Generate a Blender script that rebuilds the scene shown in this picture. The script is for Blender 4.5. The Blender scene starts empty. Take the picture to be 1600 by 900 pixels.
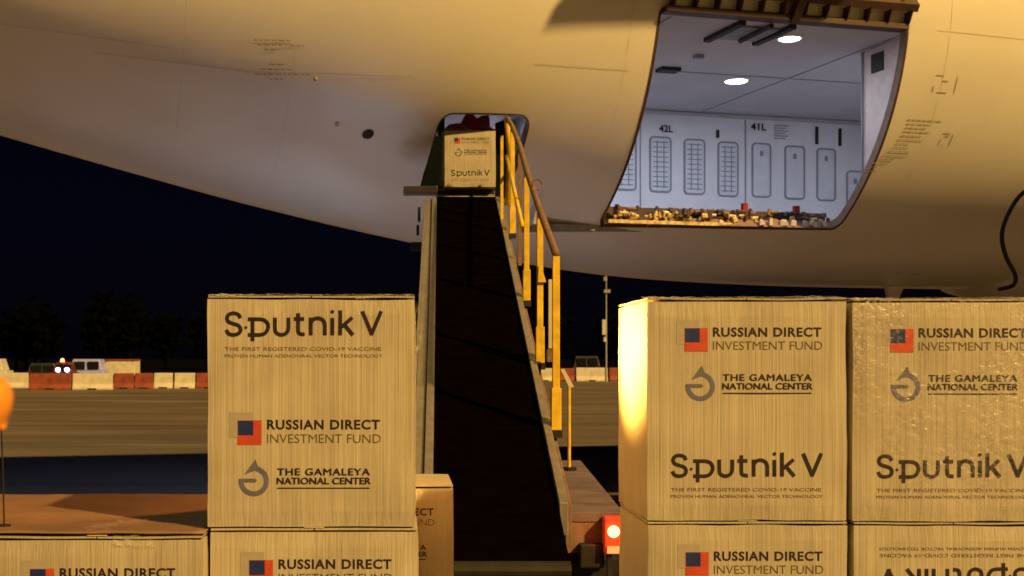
import bpy, bmesh, math, random
from math import sin, cos, radians, pi
from mathutils import Vector, Matrix, noise
from mathutils.geometry import delaunay_2d_cdt

S = bpy.context.scene
H = 1.8                      # eye height; z below is measured from the eye unless said otherwise
# ------------------------------------------------------------------ camera, sky, sun, exposure
cam_d = bpy.data.cameras.new('camera'); cam = bpy.data.objects.new('camera', cam_d)
S.collection.objects.link(cam); S.camera = cam
cam.location = (0, 0, H); cam.rotation_euler = (radians(90), 0, 0)
cam_d.sensor_width = 36; cam_d.lens = 44.64; cam_d.shift_x = .109; cam_d.shift_y = .06875
cam_d.dof.use_dof = True; cam_d.dof.focus_distance = 4.6; cam_d.dof.aperture_fstop = 9.5
cam_d.clip_end = 4000; cam_d.clip_start = .05
SUN_AZ, SUN_EL = radians(47), radians(38)     # floodlight direction: right of the camera's back
wd = bpy.data.worlds.new('World'); S.world = wd; wd.use_nodes = True
nt = wd.node_tree; bg = nt.nodes['Background']
sk = nt.nodes.new('ShaderNodeTexSky'); sk.sky_type = 'NISHITA'; sk.sun_disc = False
sk.sun_elevation = SUN_EL; sk.sun_rotation = pi - SUN_AZ
tint = nt.nodes.new('ShaderNodeMix'); tint.data_type = 'RGBA'; tint.blend_type = 'MULTIPLY'; tint.inputs[0].default_value = 1
tint.inputs[7].default_value = (.45, .32, 1, 1); nt.links.new(sk.outputs[0], tint.inputs[6])
nt.links.new(tint.outputs[2], bg.inputs[0]); bg.inputs[1].default_value = .0006
sd = bpy.data.lights.new('sun', 'SUN'); so = bpy.data.objects.new('sun', sd); S.collection.objects.link(so)
sd.energy = 5.0; sd.angle = radians(1.6); sd.color = (1, .615, .175)
tl = Vector((sin(SUN_AZ)*cos(SUN_EL), -cos(SUN_AZ)*cos(SUN_EL), sin(SUN_EL)))
so.rotation_euler = tl.to_track_quat('Z', 'Y').to_euler(); so.location = tl*60
S.view_settings.view_transform = 'Standard'; S.view_settings.look = 'None'
S.view_settings.exposure = .15; S.view_settings.gamma = 1
random.seed(7)

# ------------------------------------------------------------------ materials
def mat(name, col, rough=.6, metal=0, var=.12, vscale=6, bump=0, bscale=40, coat=0, emit=None, estr=0, spec=.5, stretch=(1, 1, 1)):
    m = bpy.data.materials.new(name); m.use_nodes = True; n = m.node_tree.nodes; l = m.node_tree.links
    b = n['Principled BSDF']
    b.inputs['Roughness'].default_value = rough; b.inputs['Metallic'].default_value = metal
    b.inputs['Coat Weight'].default_value = coat; b.inputs['Coat Roughness'].default_value = .12
    b.inputs['Specular IOR Level'].default_value = spec
    if emit: b.inputs['Emission Color'].default_value = (*emit, 1); b.inputs['Emission Strength'].default_value = estr
    tc = n.new('ShaderNodeTexCoord'); mp = n.new('ShaderNodeMapping'); l.new(tc.outputs['Object'], mp.inputs[0])
    mp.inputs['Scale'].default_value = stretch
    nz = n.new('ShaderNodeTexNoise'); nz.inputs['Scale'].default_value = vscale; nz.inputs['Detail'].default_value = 5
    l.new(mp.outputs[0], nz.inputs[0])
    cr = n.new('ShaderNodeValToRGB'); l.new(nz.outputs[0], cr.inputs[0])
    cr.color_ramp.elements[0].position = .3; cr.color_ramp.elements[1].position = .7
    cr.color_ramp.elements[0].color = (*[c*(1-var) for c in col], 1)
    cr.color_ramp.elements[1].color = (*[min(1, c*(1+var)) for c in col], 1)
    l.new(cr.outputs[0], b.inputs['Base Color'])
    rr = n.new('ShaderNodeMapRange'); l.new(nz.outputs[0], rr.inputs[0])
    rr.inputs['To Min'].default_value = max(0, rough-.08); rr.inputs['To Max'].default_value = min(1, rough+.12)
    l.new(rr.outputs[0], b.inputs['Roughness'])
    if bump:
        n2 = n.new('ShaderNodeTexNoise'); n2.inputs['Scale'].default_value = bscale; n2.inputs['Detail'].default_value = 4
        l.new(mp.outputs[0], n2.inputs[0]); bp = n.new('ShaderNodeBump'); bp.inputs['Strength'].default_value = bump
        bp.inputs['Distance'].default_value = .01
        l.new(n2.outputs[0], bp.inputs['Height']); l.new(bp.outputs[0], b.inputs['Normal'])
    return m

def card_mat():
    m = bpy.data.materials.new('carton_board'); m.use_nodes = True; n = m.node_tree.nodes; l = m.node_tree.links
    b = n['Principled BSDF']; tc = n.new('ShaderNodeTexCoord'); oi = n.new('ShaderNodeObjectInfo')
    ad = n.new('ShaderNodeVectorMath'); ad.operation = 'ADD'
    ml = n.new('ShaderNodeMath'); ml.operation = 'MULTIPLY'; ml.inputs[1].default_value = 37
    l.new(oi.outputs['Random'], ml.inputs[0]); l.new(tc.outputs['Object'], ad.inputs[0]); l.new(ml.outputs[0], ad.inputs[1])
    def nz(scale, st, det=4):
        mp = n.new('ShaderNodeMapping'); mp.inputs['Scale'].default_value = st; l.new(ad.outputs[0], mp.inputs[0])
        z = n.new('ShaderNodeTexNoise'); z.inputs['Scale'].default_value = scale; z.inputs['Detail'].default_value = det
        l.new(mp.outputs[0], z.inputs[0]); return z
    flute = nz(1, (190, 190, 1.6), 2); wide = nz(1, (26, 26, 1.2), 3); spots = nz(7, (1, 1, 1), 5)
    cr = n.new('ShaderNodeValToRGB'); l.new(spots.outputs[0], cr.inputs[0])
    cr.color_ramp.elements[0].position = .3; cr.color_ramp.elements[0].color = (.43, .38, .315, 1)
    cr.color_ramp.elements[1].position = .72; cr.color_ramp.elements[1].color = (.545, .49, .41, 1)
    mx = n.new('ShaderNodeMix'); mx.data_type = 'RGBA'; mx.blend_type = 'MULTIPLY'
    fr = n.new('ShaderNodeMapRange'); l.new(flute.outputs[0], fr.inputs[0])
    fr.inputs['From Min'].default_value = .35; fr.inputs['From Max'].default_value = .65
    fr.inputs['To Min'].default_value = .925; fr.inputs['To Max'].default_value = 1.05
    l.new(cr.outputs[0], mx.inputs[6]); l.new(fr.outputs[0], mx.inputs[7]); mx.inputs[0].default_value = 1
    l.new(mx.outputs[2], b.inputs['Base Color'])
    b.inputs['Roughness'].default_value = .5; b.inputs['Coat Weight'].default_value = .35; b.inputs['Coat Roughness'].default_value = .28
    s = n.new('ShaderNodeMath'); s.operation = 'ADD'; l.new(flute.outputs[0], s.inputs[0])
    w2 = n.new('ShaderNodeMath'); w2.operation = 'MULTIPLY'; w2.inputs[1].default_value = 2.2; l.new(wide.outputs[0], w2.inputs[0]); l.new(w2.outputs[0], s.inputs[1])
    bp = n.new('ShaderNodeBump'); bp.inputs['Strength'].default_value = .6; bp.inputs['Distance'].default_value = .0026
    l.new(s.outputs[0], bp.inputs['Height']); l.new(bp.outputs[0], b.inputs['Normal'])
    return m

def film_mat(name, alpha=.25, col=(.9, .9, .92), rough=.18, metal=0, bd=.0016):
    m = bpy.data.materials.new(name); m.use_nodes = True; n = m.node_tree.nodes; l = m.node_tree.links
    out = n['Material Output']; b = n['Principled BSDF']; b.inputs['Base Color'].default_value = (*col, 1); b.inputs['Roughness'].default_value = rough; b.inputs['Metallic'].default_value = metal
    tr = n.new('ShaderNodeBsdfTransparent'); mx = n.new('ShaderNodeMixShader')
    tc = n.new('ShaderNodeTexCoord'); nz = n.new('ShaderNodeTexNoise'); nz.inputs['Scale'].default_value = 85; nz.inputs['Detail'].default_value = 7; nz.inputs['Distortion'].default_value = .6
    l.new(tc.outputs['Object'], nz.inputs[0]); r = n.new('ShaderNodeMapRange'); l.new(nz.outputs[0], r.inputs[0])
    r.inputs['From Min'].default_value = .42; r.inputs['From Max'].default_value = .66
    r.inputs['To Min'].default_value = alpha*.25; r.inputs['To Max'].default_value = min(1, alpha*2)
    n3 = n.new('ShaderNodeTexNoise'); n3.inputs['Scale'].default_value = 3.2; n3.inputs['Detail'].default_value = 3; l.new(tc.outputs['Object'], n3.inputs[0])
    r3 = n.new('ShaderNodeMapRange'); l.new(n3.outputs[0], r3.inputs[0]); r3.inputs['From Min'].default_value = .42; r3.inputs['From Max'].default_value = .62; r3.inputs['To Min'].default_value = .12; r3.inputs['To Max'].default_value = 1.25
    mm = n.new('ShaderNodeMath'); mm.operation = 'MULTIPLY'; mm.use_clamp = True; l.new(r.outputs[0], mm.inputs[0]); l.new(r3.outputs[0], mm.inputs[1])
    l.new(mm.outputs[0], mx.inputs[0]); l.new(tr.outputs[0], mx.inputs[1]); l.new(b.outputs[0], mx.inputs[2]); l.new(mx.outputs[0], out.inputs[0])
    bp = n.new('ShaderNodeBump'); bp.inputs['Distance'].default_value = bd; l.new(nz.outputs[0], bp.inputs['Height']); l.new(bp.outputs[0], b.inputs['Normal'])
    return m

M = dict(
    hull=mat('aircraft_white_paint', (.745, .71, .65), .36, var=.05, vscale=.9, bump=.06, bscale=3, coat=.35),
    card=card_mat(),
    tape=mat('parcel_tape', (.60, .51, .42), .35, var=.1, vscale=30),
    ink=mat('dark_brown_ink', (.022, .012, .016), .5, var=.2, vscale=50),
    ink2=mat('thin_brown_ink', (.13, .085, .05), .6, var=.2, vscale=50),
    inkred=mat('red_ink', (.55, .07, .035), .5, var=.1, vscale=40),
    inkblue=mat('blue_ink', (.013, .028, .17), .5, var=.1, vscale=40),
    inkgrey=mat('pale_grey_ink', (.40, .36, .33), .5, var=.06, vscale=40),
    inkmid=mat('grey_ink', (.13, .14, .24), .5, var=.15, vscale=40),
    rubber=mat('black_belt_rubber', (.0022, .0012, .001), .95, var=.3, vscale=9, spec=0),
    black=mat('black_steel', (.02, .018, .017), .6, var=.3, vscale=12, spec=.3),
    alu=mat('brushed_aluminium', (.33, .31, .31), .42, metal=.55, var=.2, vscale=14, stretch=(1, 1, .15)),
    yellow=mat('worn_yellow_paint', (.78, .52, .03), .5, var=.22, vscale=14, coat=.2),
    brown=mat('rusty_primer', (.20, .12, .08), .7, var=.3, vscale=16),
    deck=mat('grimy_deck_paint', (.16, .11, .11), .7, var=.35, vscale=5, bump=.2),
    liner=mat('hold_liner', (.66, .68, .74), .5, var=.05, vscale=3, bump=.05, bscale=8),
    ceil=mat('hold_ceiling_liner', (.44, .42, .47), .55, var=.08, vscale=2, bump=.05, bscale=8),
    panel=mat('hold_panel_insert', (.60, .63, .70), .45, var=.06, vscale=6),
    rim=mat('panel_gasket_grey', (.22, .24, .30), .6, var=.1),
    frame=mat('door_frame_primer', (.06, .03, .022), .6, var=.3, vscale=10),
    pink=mat('frame_lining', (.62, .52, .52), .5, var=.1, vscale=8),
    gold=mat('worn_sill_metal', (.72, .56, .30), .38, metal=.5, var=.35, vscale=22),
    doorin=mat('door_inner_skin', (.36, .27, .17), .6, var=.2, vscale=3, bump=.1, bscale=6),
    lens=mat('lamp_lens', (1, 1, 1), .4, emit=(1, .97, .98), estr=9),
    redlens=mat('red_lamp_lens', (.8, .05, .02), .4, emit=(1, .22, .08), estr=8),
    redglass=mat('red_lamp_glass', (.7, .06, .03), .3, var=.1, emit=(1, .06, .02), estr=.15),
    ambl=mat('amber_lamp_lens', (1, .6, .2), .4, emit=(1, .55, .15), estr=12),
    cool=mat('cool_lamp_lens', (.8, .9, 1), .4, emit=(.6, .78, 1), estr=8),
    red=mat('red_fabric', (.30, .015, .015), .9, var=.3, vscale=18, bump=.3),
    concrete=None,
    grass=mat('dark_field', (.0035, .004, .003), .98, var=.4, vscale=.2, bump=.4, bscale=2, spec=0),
    joint=mat('joint_tar', (.035, .03, .028), .7, var=.3, vscale=2),
    bwhite=mat('barrier_white', (.62, .58, .50), .6, var=.15, vscale=2.5),
    bred=mat('barrier_red', (.25, .055, .03), .65, var=.3, vscale=2.5),
    vwhite=mat('van_white', (.6, .58, .6), .4, var=.1, vscale=2, coat=.3),
    vlav=mat('van_lilac', (.36, .40, .9), .4, var=.12, vscale=2, coat=.3),
    vdark=mat('van_dark', (.035, .03, .045), .4, var=.2, vscale=2, coat=.3),
    vred=mat('vehicle_red', (.12, .02, .015), .4, var=.2, vscale=2, coat=.3),
    glass=mat('dark_glass', (.01, .012, .016), .08, var=.1),
    tyre=mat('tyre', (.015, .015, .015), .8, var=.2),
    orange=mat('orange_plastic', (.9, .32, .03), .5, var=.1),
    pole=mat('galvanised', (.35, .36, .37), .5, metal=.4, var=.15),
    wood=mat('pallet_wood', (.30, .21, .13), .8, var=.3, vscale=9, bump=.2, stretch=(.2, 3, 3)),
    green=mat('dark_green_tarp', (.003, .006, .006), .9, var=.5, vscale=14, bump=.6, bscale=14, spec=.1),
    film=film_mat('clear_stretch_film', .17, (.95, .86, .9), .36, .7, .0032),
    film2=film_mat('milky_stretch_film', .42, (.8, .74, .72), .3),
)
def concrete():
    m = mat('apron_concrete', (.14, .115, .105), .62, var=.25, vscale=.35, bump=.25, bscale=2.2, stretch=(.35, 1, 1))
    n = m.node_tree.nodes; l = m.node_tree.links; b = n['Principled BSDF']
    cr = [x for x in n if x.type == 'VALTORGB'][0]
    tc = n.new('ShaderNodeTexCoord'); mp = n.new('ShaderNodeMapping'); mp.inputs['Scale'].default_value = (.07, .30, 1); l.new(tc.outputs['Object'], mp.inputs[0])
    z = n.new('ShaderNodeTexNoise'); z.inputs['Scale'].default_value = 1; z.inputs['Detail'].default_value = 6; z.inputs['Roughness'].default_value = .65; l.new(mp.outputs[0], z.inputs[0])
    r = n.new('ShaderNodeMapRange'); l.new(z.outputs[0], r.inputs[0]); r.inputs['From Min'].default_value = .35; r.inputs['From Max'].default_value = .65
    r.inputs['To Min'].default_value = .78; r.inputs['To Max'].default_value = 1.18
    mx = n.new('ShaderNodeMix'); mx.data_type = 'RGBA'; mx.blend_type = 'MULTIPLY'; mx.inputs[0].default_value = 1
    l.new(cr.outputs[0], mx.inputs[6]); l.new(r.outputs[0], mx.inputs[7]); l.new(mx.outputs[2], b.inputs['Base Color'])
    return m
M['concrete'] = concrete()

# ------------------------------------------------------------------ mesh helpers
class MB:
    def __init__(s): s.v = []; s.f = []
    def add(s, vs, fs):
        o = len(s.v); s.v += [tuple(p) for p in vs]; s.f += [tuple(i+o for i in f) for f in fs]; return s
    def hexa(s, p):   # 8 points: bottom 4 ccw, top 4
        return s.add(p, [(3, 2, 1, 0), (4, 5, 6, 7), (0, 1, 5, 4), (1, 2, 6, 5), (2, 3, 7, 6), (3, 0, 4, 7)])
    def box(s, x0, x1, y0, y1, z0, z1):
        return s.hexa([(x0, y0, z0), (x1, y0, z0), (x1, y1, z0), (x0, y1, z0), (x0, y0, z1), (x1, y0, z1), (x1, y1, z1), (x0, y1, z1)])
    def bar(s, a, b, w, h=None, up=(0, 0, 1)):   # square bar from a to b
        a = Vector(a); b = Vector(b); h = h or w; d = (b-a).normalized(); u = Vector(up)
        if abs(d.dot(u)) > .95: u = Vector((0, 1, 0))
        r = d.cross(u).normalized(); u = r.cross(d)
        c = [a-r*w/2-u*h/2, a+r*w/2-u*h/2, a+r*w/2+u*h/2, a-r*w/2+u*h/2]
        return s.hexa(c+[p+(b-a) for p in c])
    def tube(s, pts, r, n=10, cap=True):
        pts = [Vector(p) for p in pts]; rings = []; prev = None
        for i, p in enumerate(pts):
            d = (pts[min(i+1, len(pts)-1)]-pts[max(i-1, 0)]).normalized()
            if prev is None: prev = d.orthogonal().normalized()
            a = (prev-d*prev.dot(d)).normalized(); prev = a; b = d.cross(a)
            rr = r[i] if isinstance(r, (list, tuple)) else r
            rings.append([p+(a*cos(2*pi*k/n)+b*sin(2*pi*k/n))*rr for k in range(n)])
        vs = [q for g in rings for q in g]
        fs = [(i*n+k, i*n+(k+1) % n, (i+1)*n+(k+1) % n, (i+1)*n+k) for i in range(len(pts)-1) for k in range(n)]
        if cap: fs += [tuple(range(n-1, -1, -1)), tuple(range((len(pts)-1)*n, len(pts)*n))]
        return s.add(vs, fs)
    def mesh(s, name, smooth=False):
        me = bpy.data.meshes.new(name); me.from_pydata(s.v, [], s.f); me.validate()
        if smooth: me.polygons.foreach_set('use_smooth', [True]*len(me.polygons))
        me.update(); return me

def link(name, me, m=None, parent=None, loc=(0, 0, 0), bevel=0):
    o = bpy.data.objects.new(name, me); S.collection.objects.link(o); o.location = loc
    if m and not me.materials: me.materials.append(m)
    if parent: o.parent = parent
    if bevel:
        b = o.modifiers.new('bevel', 'BEVEL'); b.width = bevel; b.segments = 2; b.limit_method = 'ANGLE'
    return o
def build(name, mb, m, parent=None, base=None, smooth=False, bevel=0):
    """mesh given in world coordinates (z from the ground); parent empties are unrotated"""
    off = Vector(parent.location) if parent and base is None else Vector(base or (0, 0, 0))
    if parent and parent.parent: off = off+Vector(parent.parent.location)
    mb.v = [tuple(Vector(p)-off) for p in mb.v]
    return link(name, mb.mesh(name, smooth), m, parent, (0, 0, 0) if parent else tuple(off), bevel)
def tag(o, label=None, cat=None, group=None, kind=None):
    for k, v in (('label', label), ('category', cat), ('group', group), ('kind', kind)):
        if v: o[k] = v
    return o
def empty(name, loc, label, cat, group=None):
    o = bpy.data.objects.new(name, None); S.collection.objects.link(o); o.location = loc; o.empty_display_size = .2
    return tag(o, label, cat, group)
def lift(pts): return [(x, y, z+H) for x, y, z in pts]
def kids(o): return [c for c in bpy.data.objects if c.parent == o]
def copy_tree(o, parent=None):
    c = o.copy(); S.collection.objects.link(c); c.parent = parent
    for ch in kids(o): copy_tree(ch, c)
    return c

# ------------------------------------------------------------------ ground
tag(build('ground', MB().box(-1500, 1500, -400, 3000, -1.0, -.008), M['grass'], base=(0, 0, 0)), kind='structure')
g = tag(build('apron', MB().box(-160, 260, -40, 100, -.5, 0), M['concrete'], base=(0, 0, 0)), kind='structure')
for d, w in ((27, .05), (34, .10), (41, .10), (56, .2)):
    build('slab_joint', MB().box(-60, 80, d, d+w, .002, .005), M['joint'], g, base=(0, 0, 0))
tm = mat('night_foliage', (.0016, .0018, .0012), .98, var=.5, vscale=.5, spec=0)
m_ = MB(); rt = random.Random(11)
for i in range(64):
    cx_ = rt.uniform(-95, 75); cy_ = rt.uniform(185, 215); hh_ = rt.uniform(6, 12.5); rw = rt.uniform(2.5, 5)
    m_.tube([(cx_, cy_, 0), (cx_+.3, cy_, hh_*.6)], [.3, .12], 5)
    for j in range(170):
        a = rt.uniform(0, 2*pi); e_ = math.acos(rt.uniform(-1, 1)); r_ = rt.uniform(.45, 1.05)
        c_ = Vector((cx_+rw*r_*sin(e_)*cos(a), cy_+rw*r_*sin(e_)*sin(a), hh_*.6+hh_*.42*r_*cos(e_)))
        d1 = Vector((rt.gauss(0, 1), rt.gauss(0, 1), rt.gauss(0, 1))).normalized()*rt.uniform(.4, 1.1); d2 = d1.orthogonal().normalized()*rt.uniform(.3, .8)
        o_ = len(m_.v); m_.v += [c_-d1, c_-d2, c_+d1, c_+d2]; m_.f.append((o_, o_+1, o_+2, o_+3))
tag(build('tree_line', m_, tm, base=(0, 200, 0)), 'dark line of trees beyond the barriers and vehicles', 'trees', kind='stuff')

# ------------------------------------------------------------------ aircraft
PSI = radians(15); CP, SP = cos(PSI), sin(PSI)
def F(u, p, z): return Vector((u*CP-p*SP, u*SP+p*CP, z+H))      # along the axis, across, up
TB = [(-14, 5.6), (-8, 4.3), (-4, 3.25), (-2, 2.72), (-.6, 2.36), (.71, 2.03), (2.085, 1.70), (3.84, 1.345), (5.63, 1.07), (6.69, .965), (8, .91), (9.3, .89), (40, .89)]
TW = [(-14, .7), (-8, 1.75), (-4, 2.05), (-.6, 2.46), (2, 2.70), (4, 2.84), (6, 2.9), (40, 2.9)]
def lerp(t, x):
    if x <= t[0][0]: return t[0][1]
    for i in range(len(t)-1):
        if x <= t[i+1][0]:
            # Catmull-Rom for a fair line
            x0, y0 = t[i]; x1, y1 = t[i+1]; h = x1-x0; s = (x-x0)/h
            def sl(j):
                if j <= 0: return (t[1][1]-t[0][1])/(t[1][0]-t[0][0])
                if j >= len(t)-1: return 0
                return (t[j+1][1]-t[j-1][1])/(t[j+1][0]-t[j-1][0])
            m0, m1 = sl(i)*h, sl(i+1)*h
            return (2*s**3-3*s*s+1)*y0+(s**3-2*s*s+s)*m0+(-2*s**3+3*s*s)*y1+(s**3-s*s)*m1
    return t[-1][1]
TOP = 6.69; AX = 13.9
def sec(u):
    b = lerp(TB, u); return (TOP-b)/2, (TOP+b)/2, lerp(TW, u)
def hull(u, th, off=0):       # th measured down from the side facing the camera
    hh, zc, w = sec(u)
    n = Vector((-cos(th)*hh, -sin(th)*w)).normalized()
    return F(u, AX-w*cos(th)+n.x*off, zc-hh*sin(th)+n.y*off)
def th_of(u, z):
    hh, zc, w = sec(u); return math.asin(max(-1, min(1, (zc-z)/hh)))
def hull_uz(u, z, off=0): return hull(u, th_of(u, z), off)
RS = 2.9
def outline(u0, u1, z0, z1, r, step=.07):
    pts = []
    def seg(a, b):
        n = max(1, int(math.hypot(b[0]-a[0], b[1]-a[1])/step))
        for i in range(n): pts.append((a[0]+(b[0]-a[0])*i/n, a[1]+(b[1]-a[1])*i/n))
    def arc(cx, cz, a0):
        for i in range(5): a = a0+pi/2*i/5; pts.append((cx+r*cos(a), cz+r*sin(a)))
    seg((u0+r, z0), (u1-r, z0)); arc(u1-r, z0+r, -pi/2); seg((u1, z0+r), (u1, z1-r)); arc(u1-r, z1-r, 0)
    seg((u1-r, z1), (u0+r, z1)); arc(u0+r, z1-r, pi/2); seg((u0, z1-r), (u0, z0+r)); arc(u0+r, z0+r, pi)
    return pts
CARGO = (5.54, 8.24, 1.43, 3.35, .09); BULK = (3.55, 4.42, 1.74, 2.36, .12)
holes = [outline(*CARGO), outline(*BULK)]
pv, pe = [], []
for hl in holes:
    o = len(pv); pv += [Vector((u, th_of(u, z)*RS)) for u, z in hl]; pe += [(o+i, o+(i+1) % len(hl)) for i in range(len(hl))]
us = [-14+i*.8 for i in range(16)]+[-1.2+i*.2 for i in range(76)]+[14.2+i*1.6 for i in range(12)]
ths = [radians(-178+4*i) for i in range(91)]
ths[-1] = radians(182)
for u in us:
    for t in ths:
        near = False
        for (u0, u1, z0, z1, r) in (CARGO, BULK):
            if u0-.06 < u < u1+.06 and th_of(u, z1)-.025 < t < th_of(u, z0)+.025: near = True
        if not near: pv.append(Vector((u, t*RS)))
res = delaunay_2d_cdt(pv, pe, [], 0, 1e-5)
rv, rf = res[0], res[2]
def inside(u, t):
    for (u0, u1, z0, z1, r), hl in zip((CARGO, BULK), holes):
        if u0 < u < u1 and th_of(u, z1) < t < th_of(u, z0):
            z = sec(u)[1]-sec(u)[0]*sin(t)
            cx = min(max(u, u0+r), u1-r); cz = min(max(z, z0+r), z1-r)
            if math.hypot(u-cx, z-cz) < r*.97 or (cx == u or cz == z): return True
    return False
mb = MB(); fs = []
for f in rf:
    cu = sum(rv[i].x for i in f)/3; ct = sum(rv[i].y for i in f)/3/RS
    if not inside(cu, ct): fs.append(tuple(f))
mb.v = [hull(p.x, p.y/RS) for p in rv]; mb.f = fs
plane = empty('cargo_aircraft', tuple(F(5, AX, -H)), 'large white aircraft above the cartons, its cargo hold open and lit', 'aircraft')
fus = build('fuselage', mb, M['hull'], plane, smooth=True)
me = fus.data; nrm = []
for p in rv:
    e = .01; a = hull(p.x+e, p.y/RS)-hull(p.x-e, p.y/RS); b = hull(p.x, p.y/RS+e)-hull(p.x, p.y/RS-e)
    n = a.cross(b).normalized(); c = F(p.x, AX, 3.8-H+0*H)
    nrm.append(n)
# orient: normals point away from the axis; flip faces to match
bmh = bmesh.new(); bmh.from_mesh(me)
for f in bmh.faces:
    w = f.calc_center_median()+Vector(plane.location)
    u = w.x*CP+w.y*SP; ctr = F(u, AX, sec(u)[1])
    if f.normal.dot(w-ctr) < 0: f.normal_flip()
bmh.to_mesh(me); bmh.free()
if len(me.vertices) == len(rv):
    out = []
    for i, p in enumerate(rv):
        w = hull(p.x, p.y/RS); ctr = F(p.x, AX, sec(p.x)[1]); n = nrm[i]
        out.append(n if n.dot(w-ctr) > 0 else -n)
    me.normals_split_custom_set_from_vertices([tuple(v) for v in out])
# seams and small stencilled lines on the skin
def strip(pts, w, off=.004, seg=8):
    m_ = MB(); P = []
    for a, b in zip(pts[:-1], pts[1:]):
        for i in range(seg): P.append((a[0]+(b[0]-a[0])*i/seg, a[1]+(b[1]-a[1])*i/seg))
    P.append(pts[-1])
    for i, (u, z) in enumerate(P):
        q0 = P[max(0, i-1)]; q1 = P[min(len(P)-1, i+1)]; d = Vector((q1[0]-q0[0], q1[1]-q0[1])).normalized(); n = Vector((-d.y, d.x))*w/2
        m_.v += [hull_uz(u+n.x, z+n.y, off), hull_uz(u-n.x, z-n.y, off)]
        if i: k = 2*i; m_.f.append((k-2, k, k+1, k-1))
    return m_
mseam = mat('skin_seam', (.58, .55, .50), .5); mst = mat('stencil_grey', (.44, .37, .27), .6)
for pts, w in (([(-1.6, 3.3), (-1.6, 2.75)], .005), ([(1.1, 3.4), (1.1, 2.1)], .004), ([(5.25, 3.9), (5.25, 1.5)], .004), ([(8.75, 3.8), (8.75, 1.3)], .004), ([(10.2, 3.8), (10.2, 1.2)], .004), ([(.3, 2.83), (1.7, 2.68), (3.2, 2.66)], .007), ([(4.35, 2.8), (5.3, 2.78)], .006), ([(-3, 3.4), (-1, 3.1), (1, 2.86)], .006), ([(8.6, 3.33), (9.9, 3.3)], .005), ([(2.1, 2.9), (2.1, 1.9)], .004)):
    build('skin_seam', strip(pts, w), mseam, plane)
def stencil(u, z, rows, hgt=.02):
    m_ = MB(); rnd = random.Random(int(u*100))
    for r, (x0, w) in enumerate(rows):
        x = x0
        while x < x0+w-.01:
            q = rnd.uniform(.02, .06); q = min(q, x0+w-x)
            s_ = strip([(u+x, z-r*hgt*1.9), (u+x+q, z-r*hgt*1.9)], hgt*.55, seg=1); o = len(m_.v); m_.v += s_.v; m_.f += [tuple(i+o for i in f) for f in s_.f]
            x += q+.014
    return tag(build('stencil_lines', m_, mst, plane), kind='stuff')
stencil(8.36, 2.47, [(.1, .42), (.1, .3), (.1, .25), (.09, .32), (.08, .26), (.06, .3), (.05, .18), (.03, .2), (.0, .25), (-.05, .3), (-.1, .22), (-.14, .2), (-.17, .12), (-.2, .16), (-.22, .1)])
stencil(1.72, 2.93, [(.0, .35), (.04, .42), (.1, .14)]); stencil(1.78, 2.74, [(.1, .14), (.02, .3), (-.02, .5), (.12, .12)])
stencil(2.75, 1.46, [(0, .1)]); stencil(2.98, 1.44, [(0, .1)]); stencil(9.6, 1.02, [(0, .06), ]); stencil(9.85, 1.01, [(0, .06)])
for (a, b, c, d) in ((8.66, 8.92, 2.74, 2.9), (8.93, 9.06, 2.25, 2.36)):
    m_ = MB()
    for pts in ([(a, c), (a, c+.06)], [(a, d), (a+.09, d)], [(b, c), (b, d)], [(a+.05, c), (b-.09, c)], [(a+.09, (c+d)/2+.03), (b-.1, (c+d)/2+.03)]):
        s_ = strip(pts, .009, seg=2); o = len(m_.v); m_.v += s_.v; m_.f += [tuple(i+o for i in f) for f in s_.f]
    tag(build('placard_outline', m_, mst, plane), kind='stuff')
# drain hole and small cap
m_ = MB(); c = (2.90, 2.19)
ring = [hull_uz(c[0]+.055*cos(a), c[1]+.04*sin(a), .004) for a in [2*pi*i/20 for i in range(20)]]
m_.add(ring, [tuple(range(20))]); build('vent_hole', m_, M['black'], plane)
for u, z in ((2.59, 2.27), (2.32, 2.63)):
    m_ = MB(); m_.tube([hull_uz(u, z, 0), hull_uz(u, z, .015), hull_uz(u, z, .022)], [.022, .018, .004], 12); build('rivet_cap', m_, M['alu'], plane, smooth=True)
# frames around the openings
def reveal(hl, depth, lip, cat, m1):
    m_ = MB(); n = len(hl)
    for u, z in hl:
        t = th_of(u, z)
        p0 = hull(u, t, .004); p1 = hull(u, t, -depth)
        cu = sum(a for a, b in hl)/n; cz = sum(b for a, b in hl)/n
        s = 1+lip/max(.3, math.hypot(u-cu, z-cz))
        p2 = hull_uz(cu+(u-cu)*s, cz+(z-cz)*s, .004)
        m_.v += [p2, p0, p1]
    for i in range(n):
        j = (i+1) % n; a, b = 3*i, 3*j
        m_.f += [(a, b, b+1, a+1)] if depth == 0 else [(a+1, b+1, b+2, a+2)]
    return build(cat, m_, m1, plane)
reveal(holes[0], 0, .030, 'cargo_opening_seal', M['frame']); reveal(holes[0], .09, .016, 'cargo_opening_frame', M['brown'])
reveal(holes[1], 0, .014, 'bulk_opening_seal', M['frame']); reveal(holes[1], .10, .014, 'bulk_opening_frame', M['frame'])
def fq(u0, u1, p0, p1, z0, z1):      # box in the aircraft's own directions
    m_ = MB(); m_.hexa([F(u0, p0, z0), F(u1, p0, z0), F(u1, p1, z0), F(u0, p1, z0), F(u0, p0, z1), F(u1, p0, z1), F(u1, p1, z1), F(u0, p1, z1)]); return m_
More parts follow.
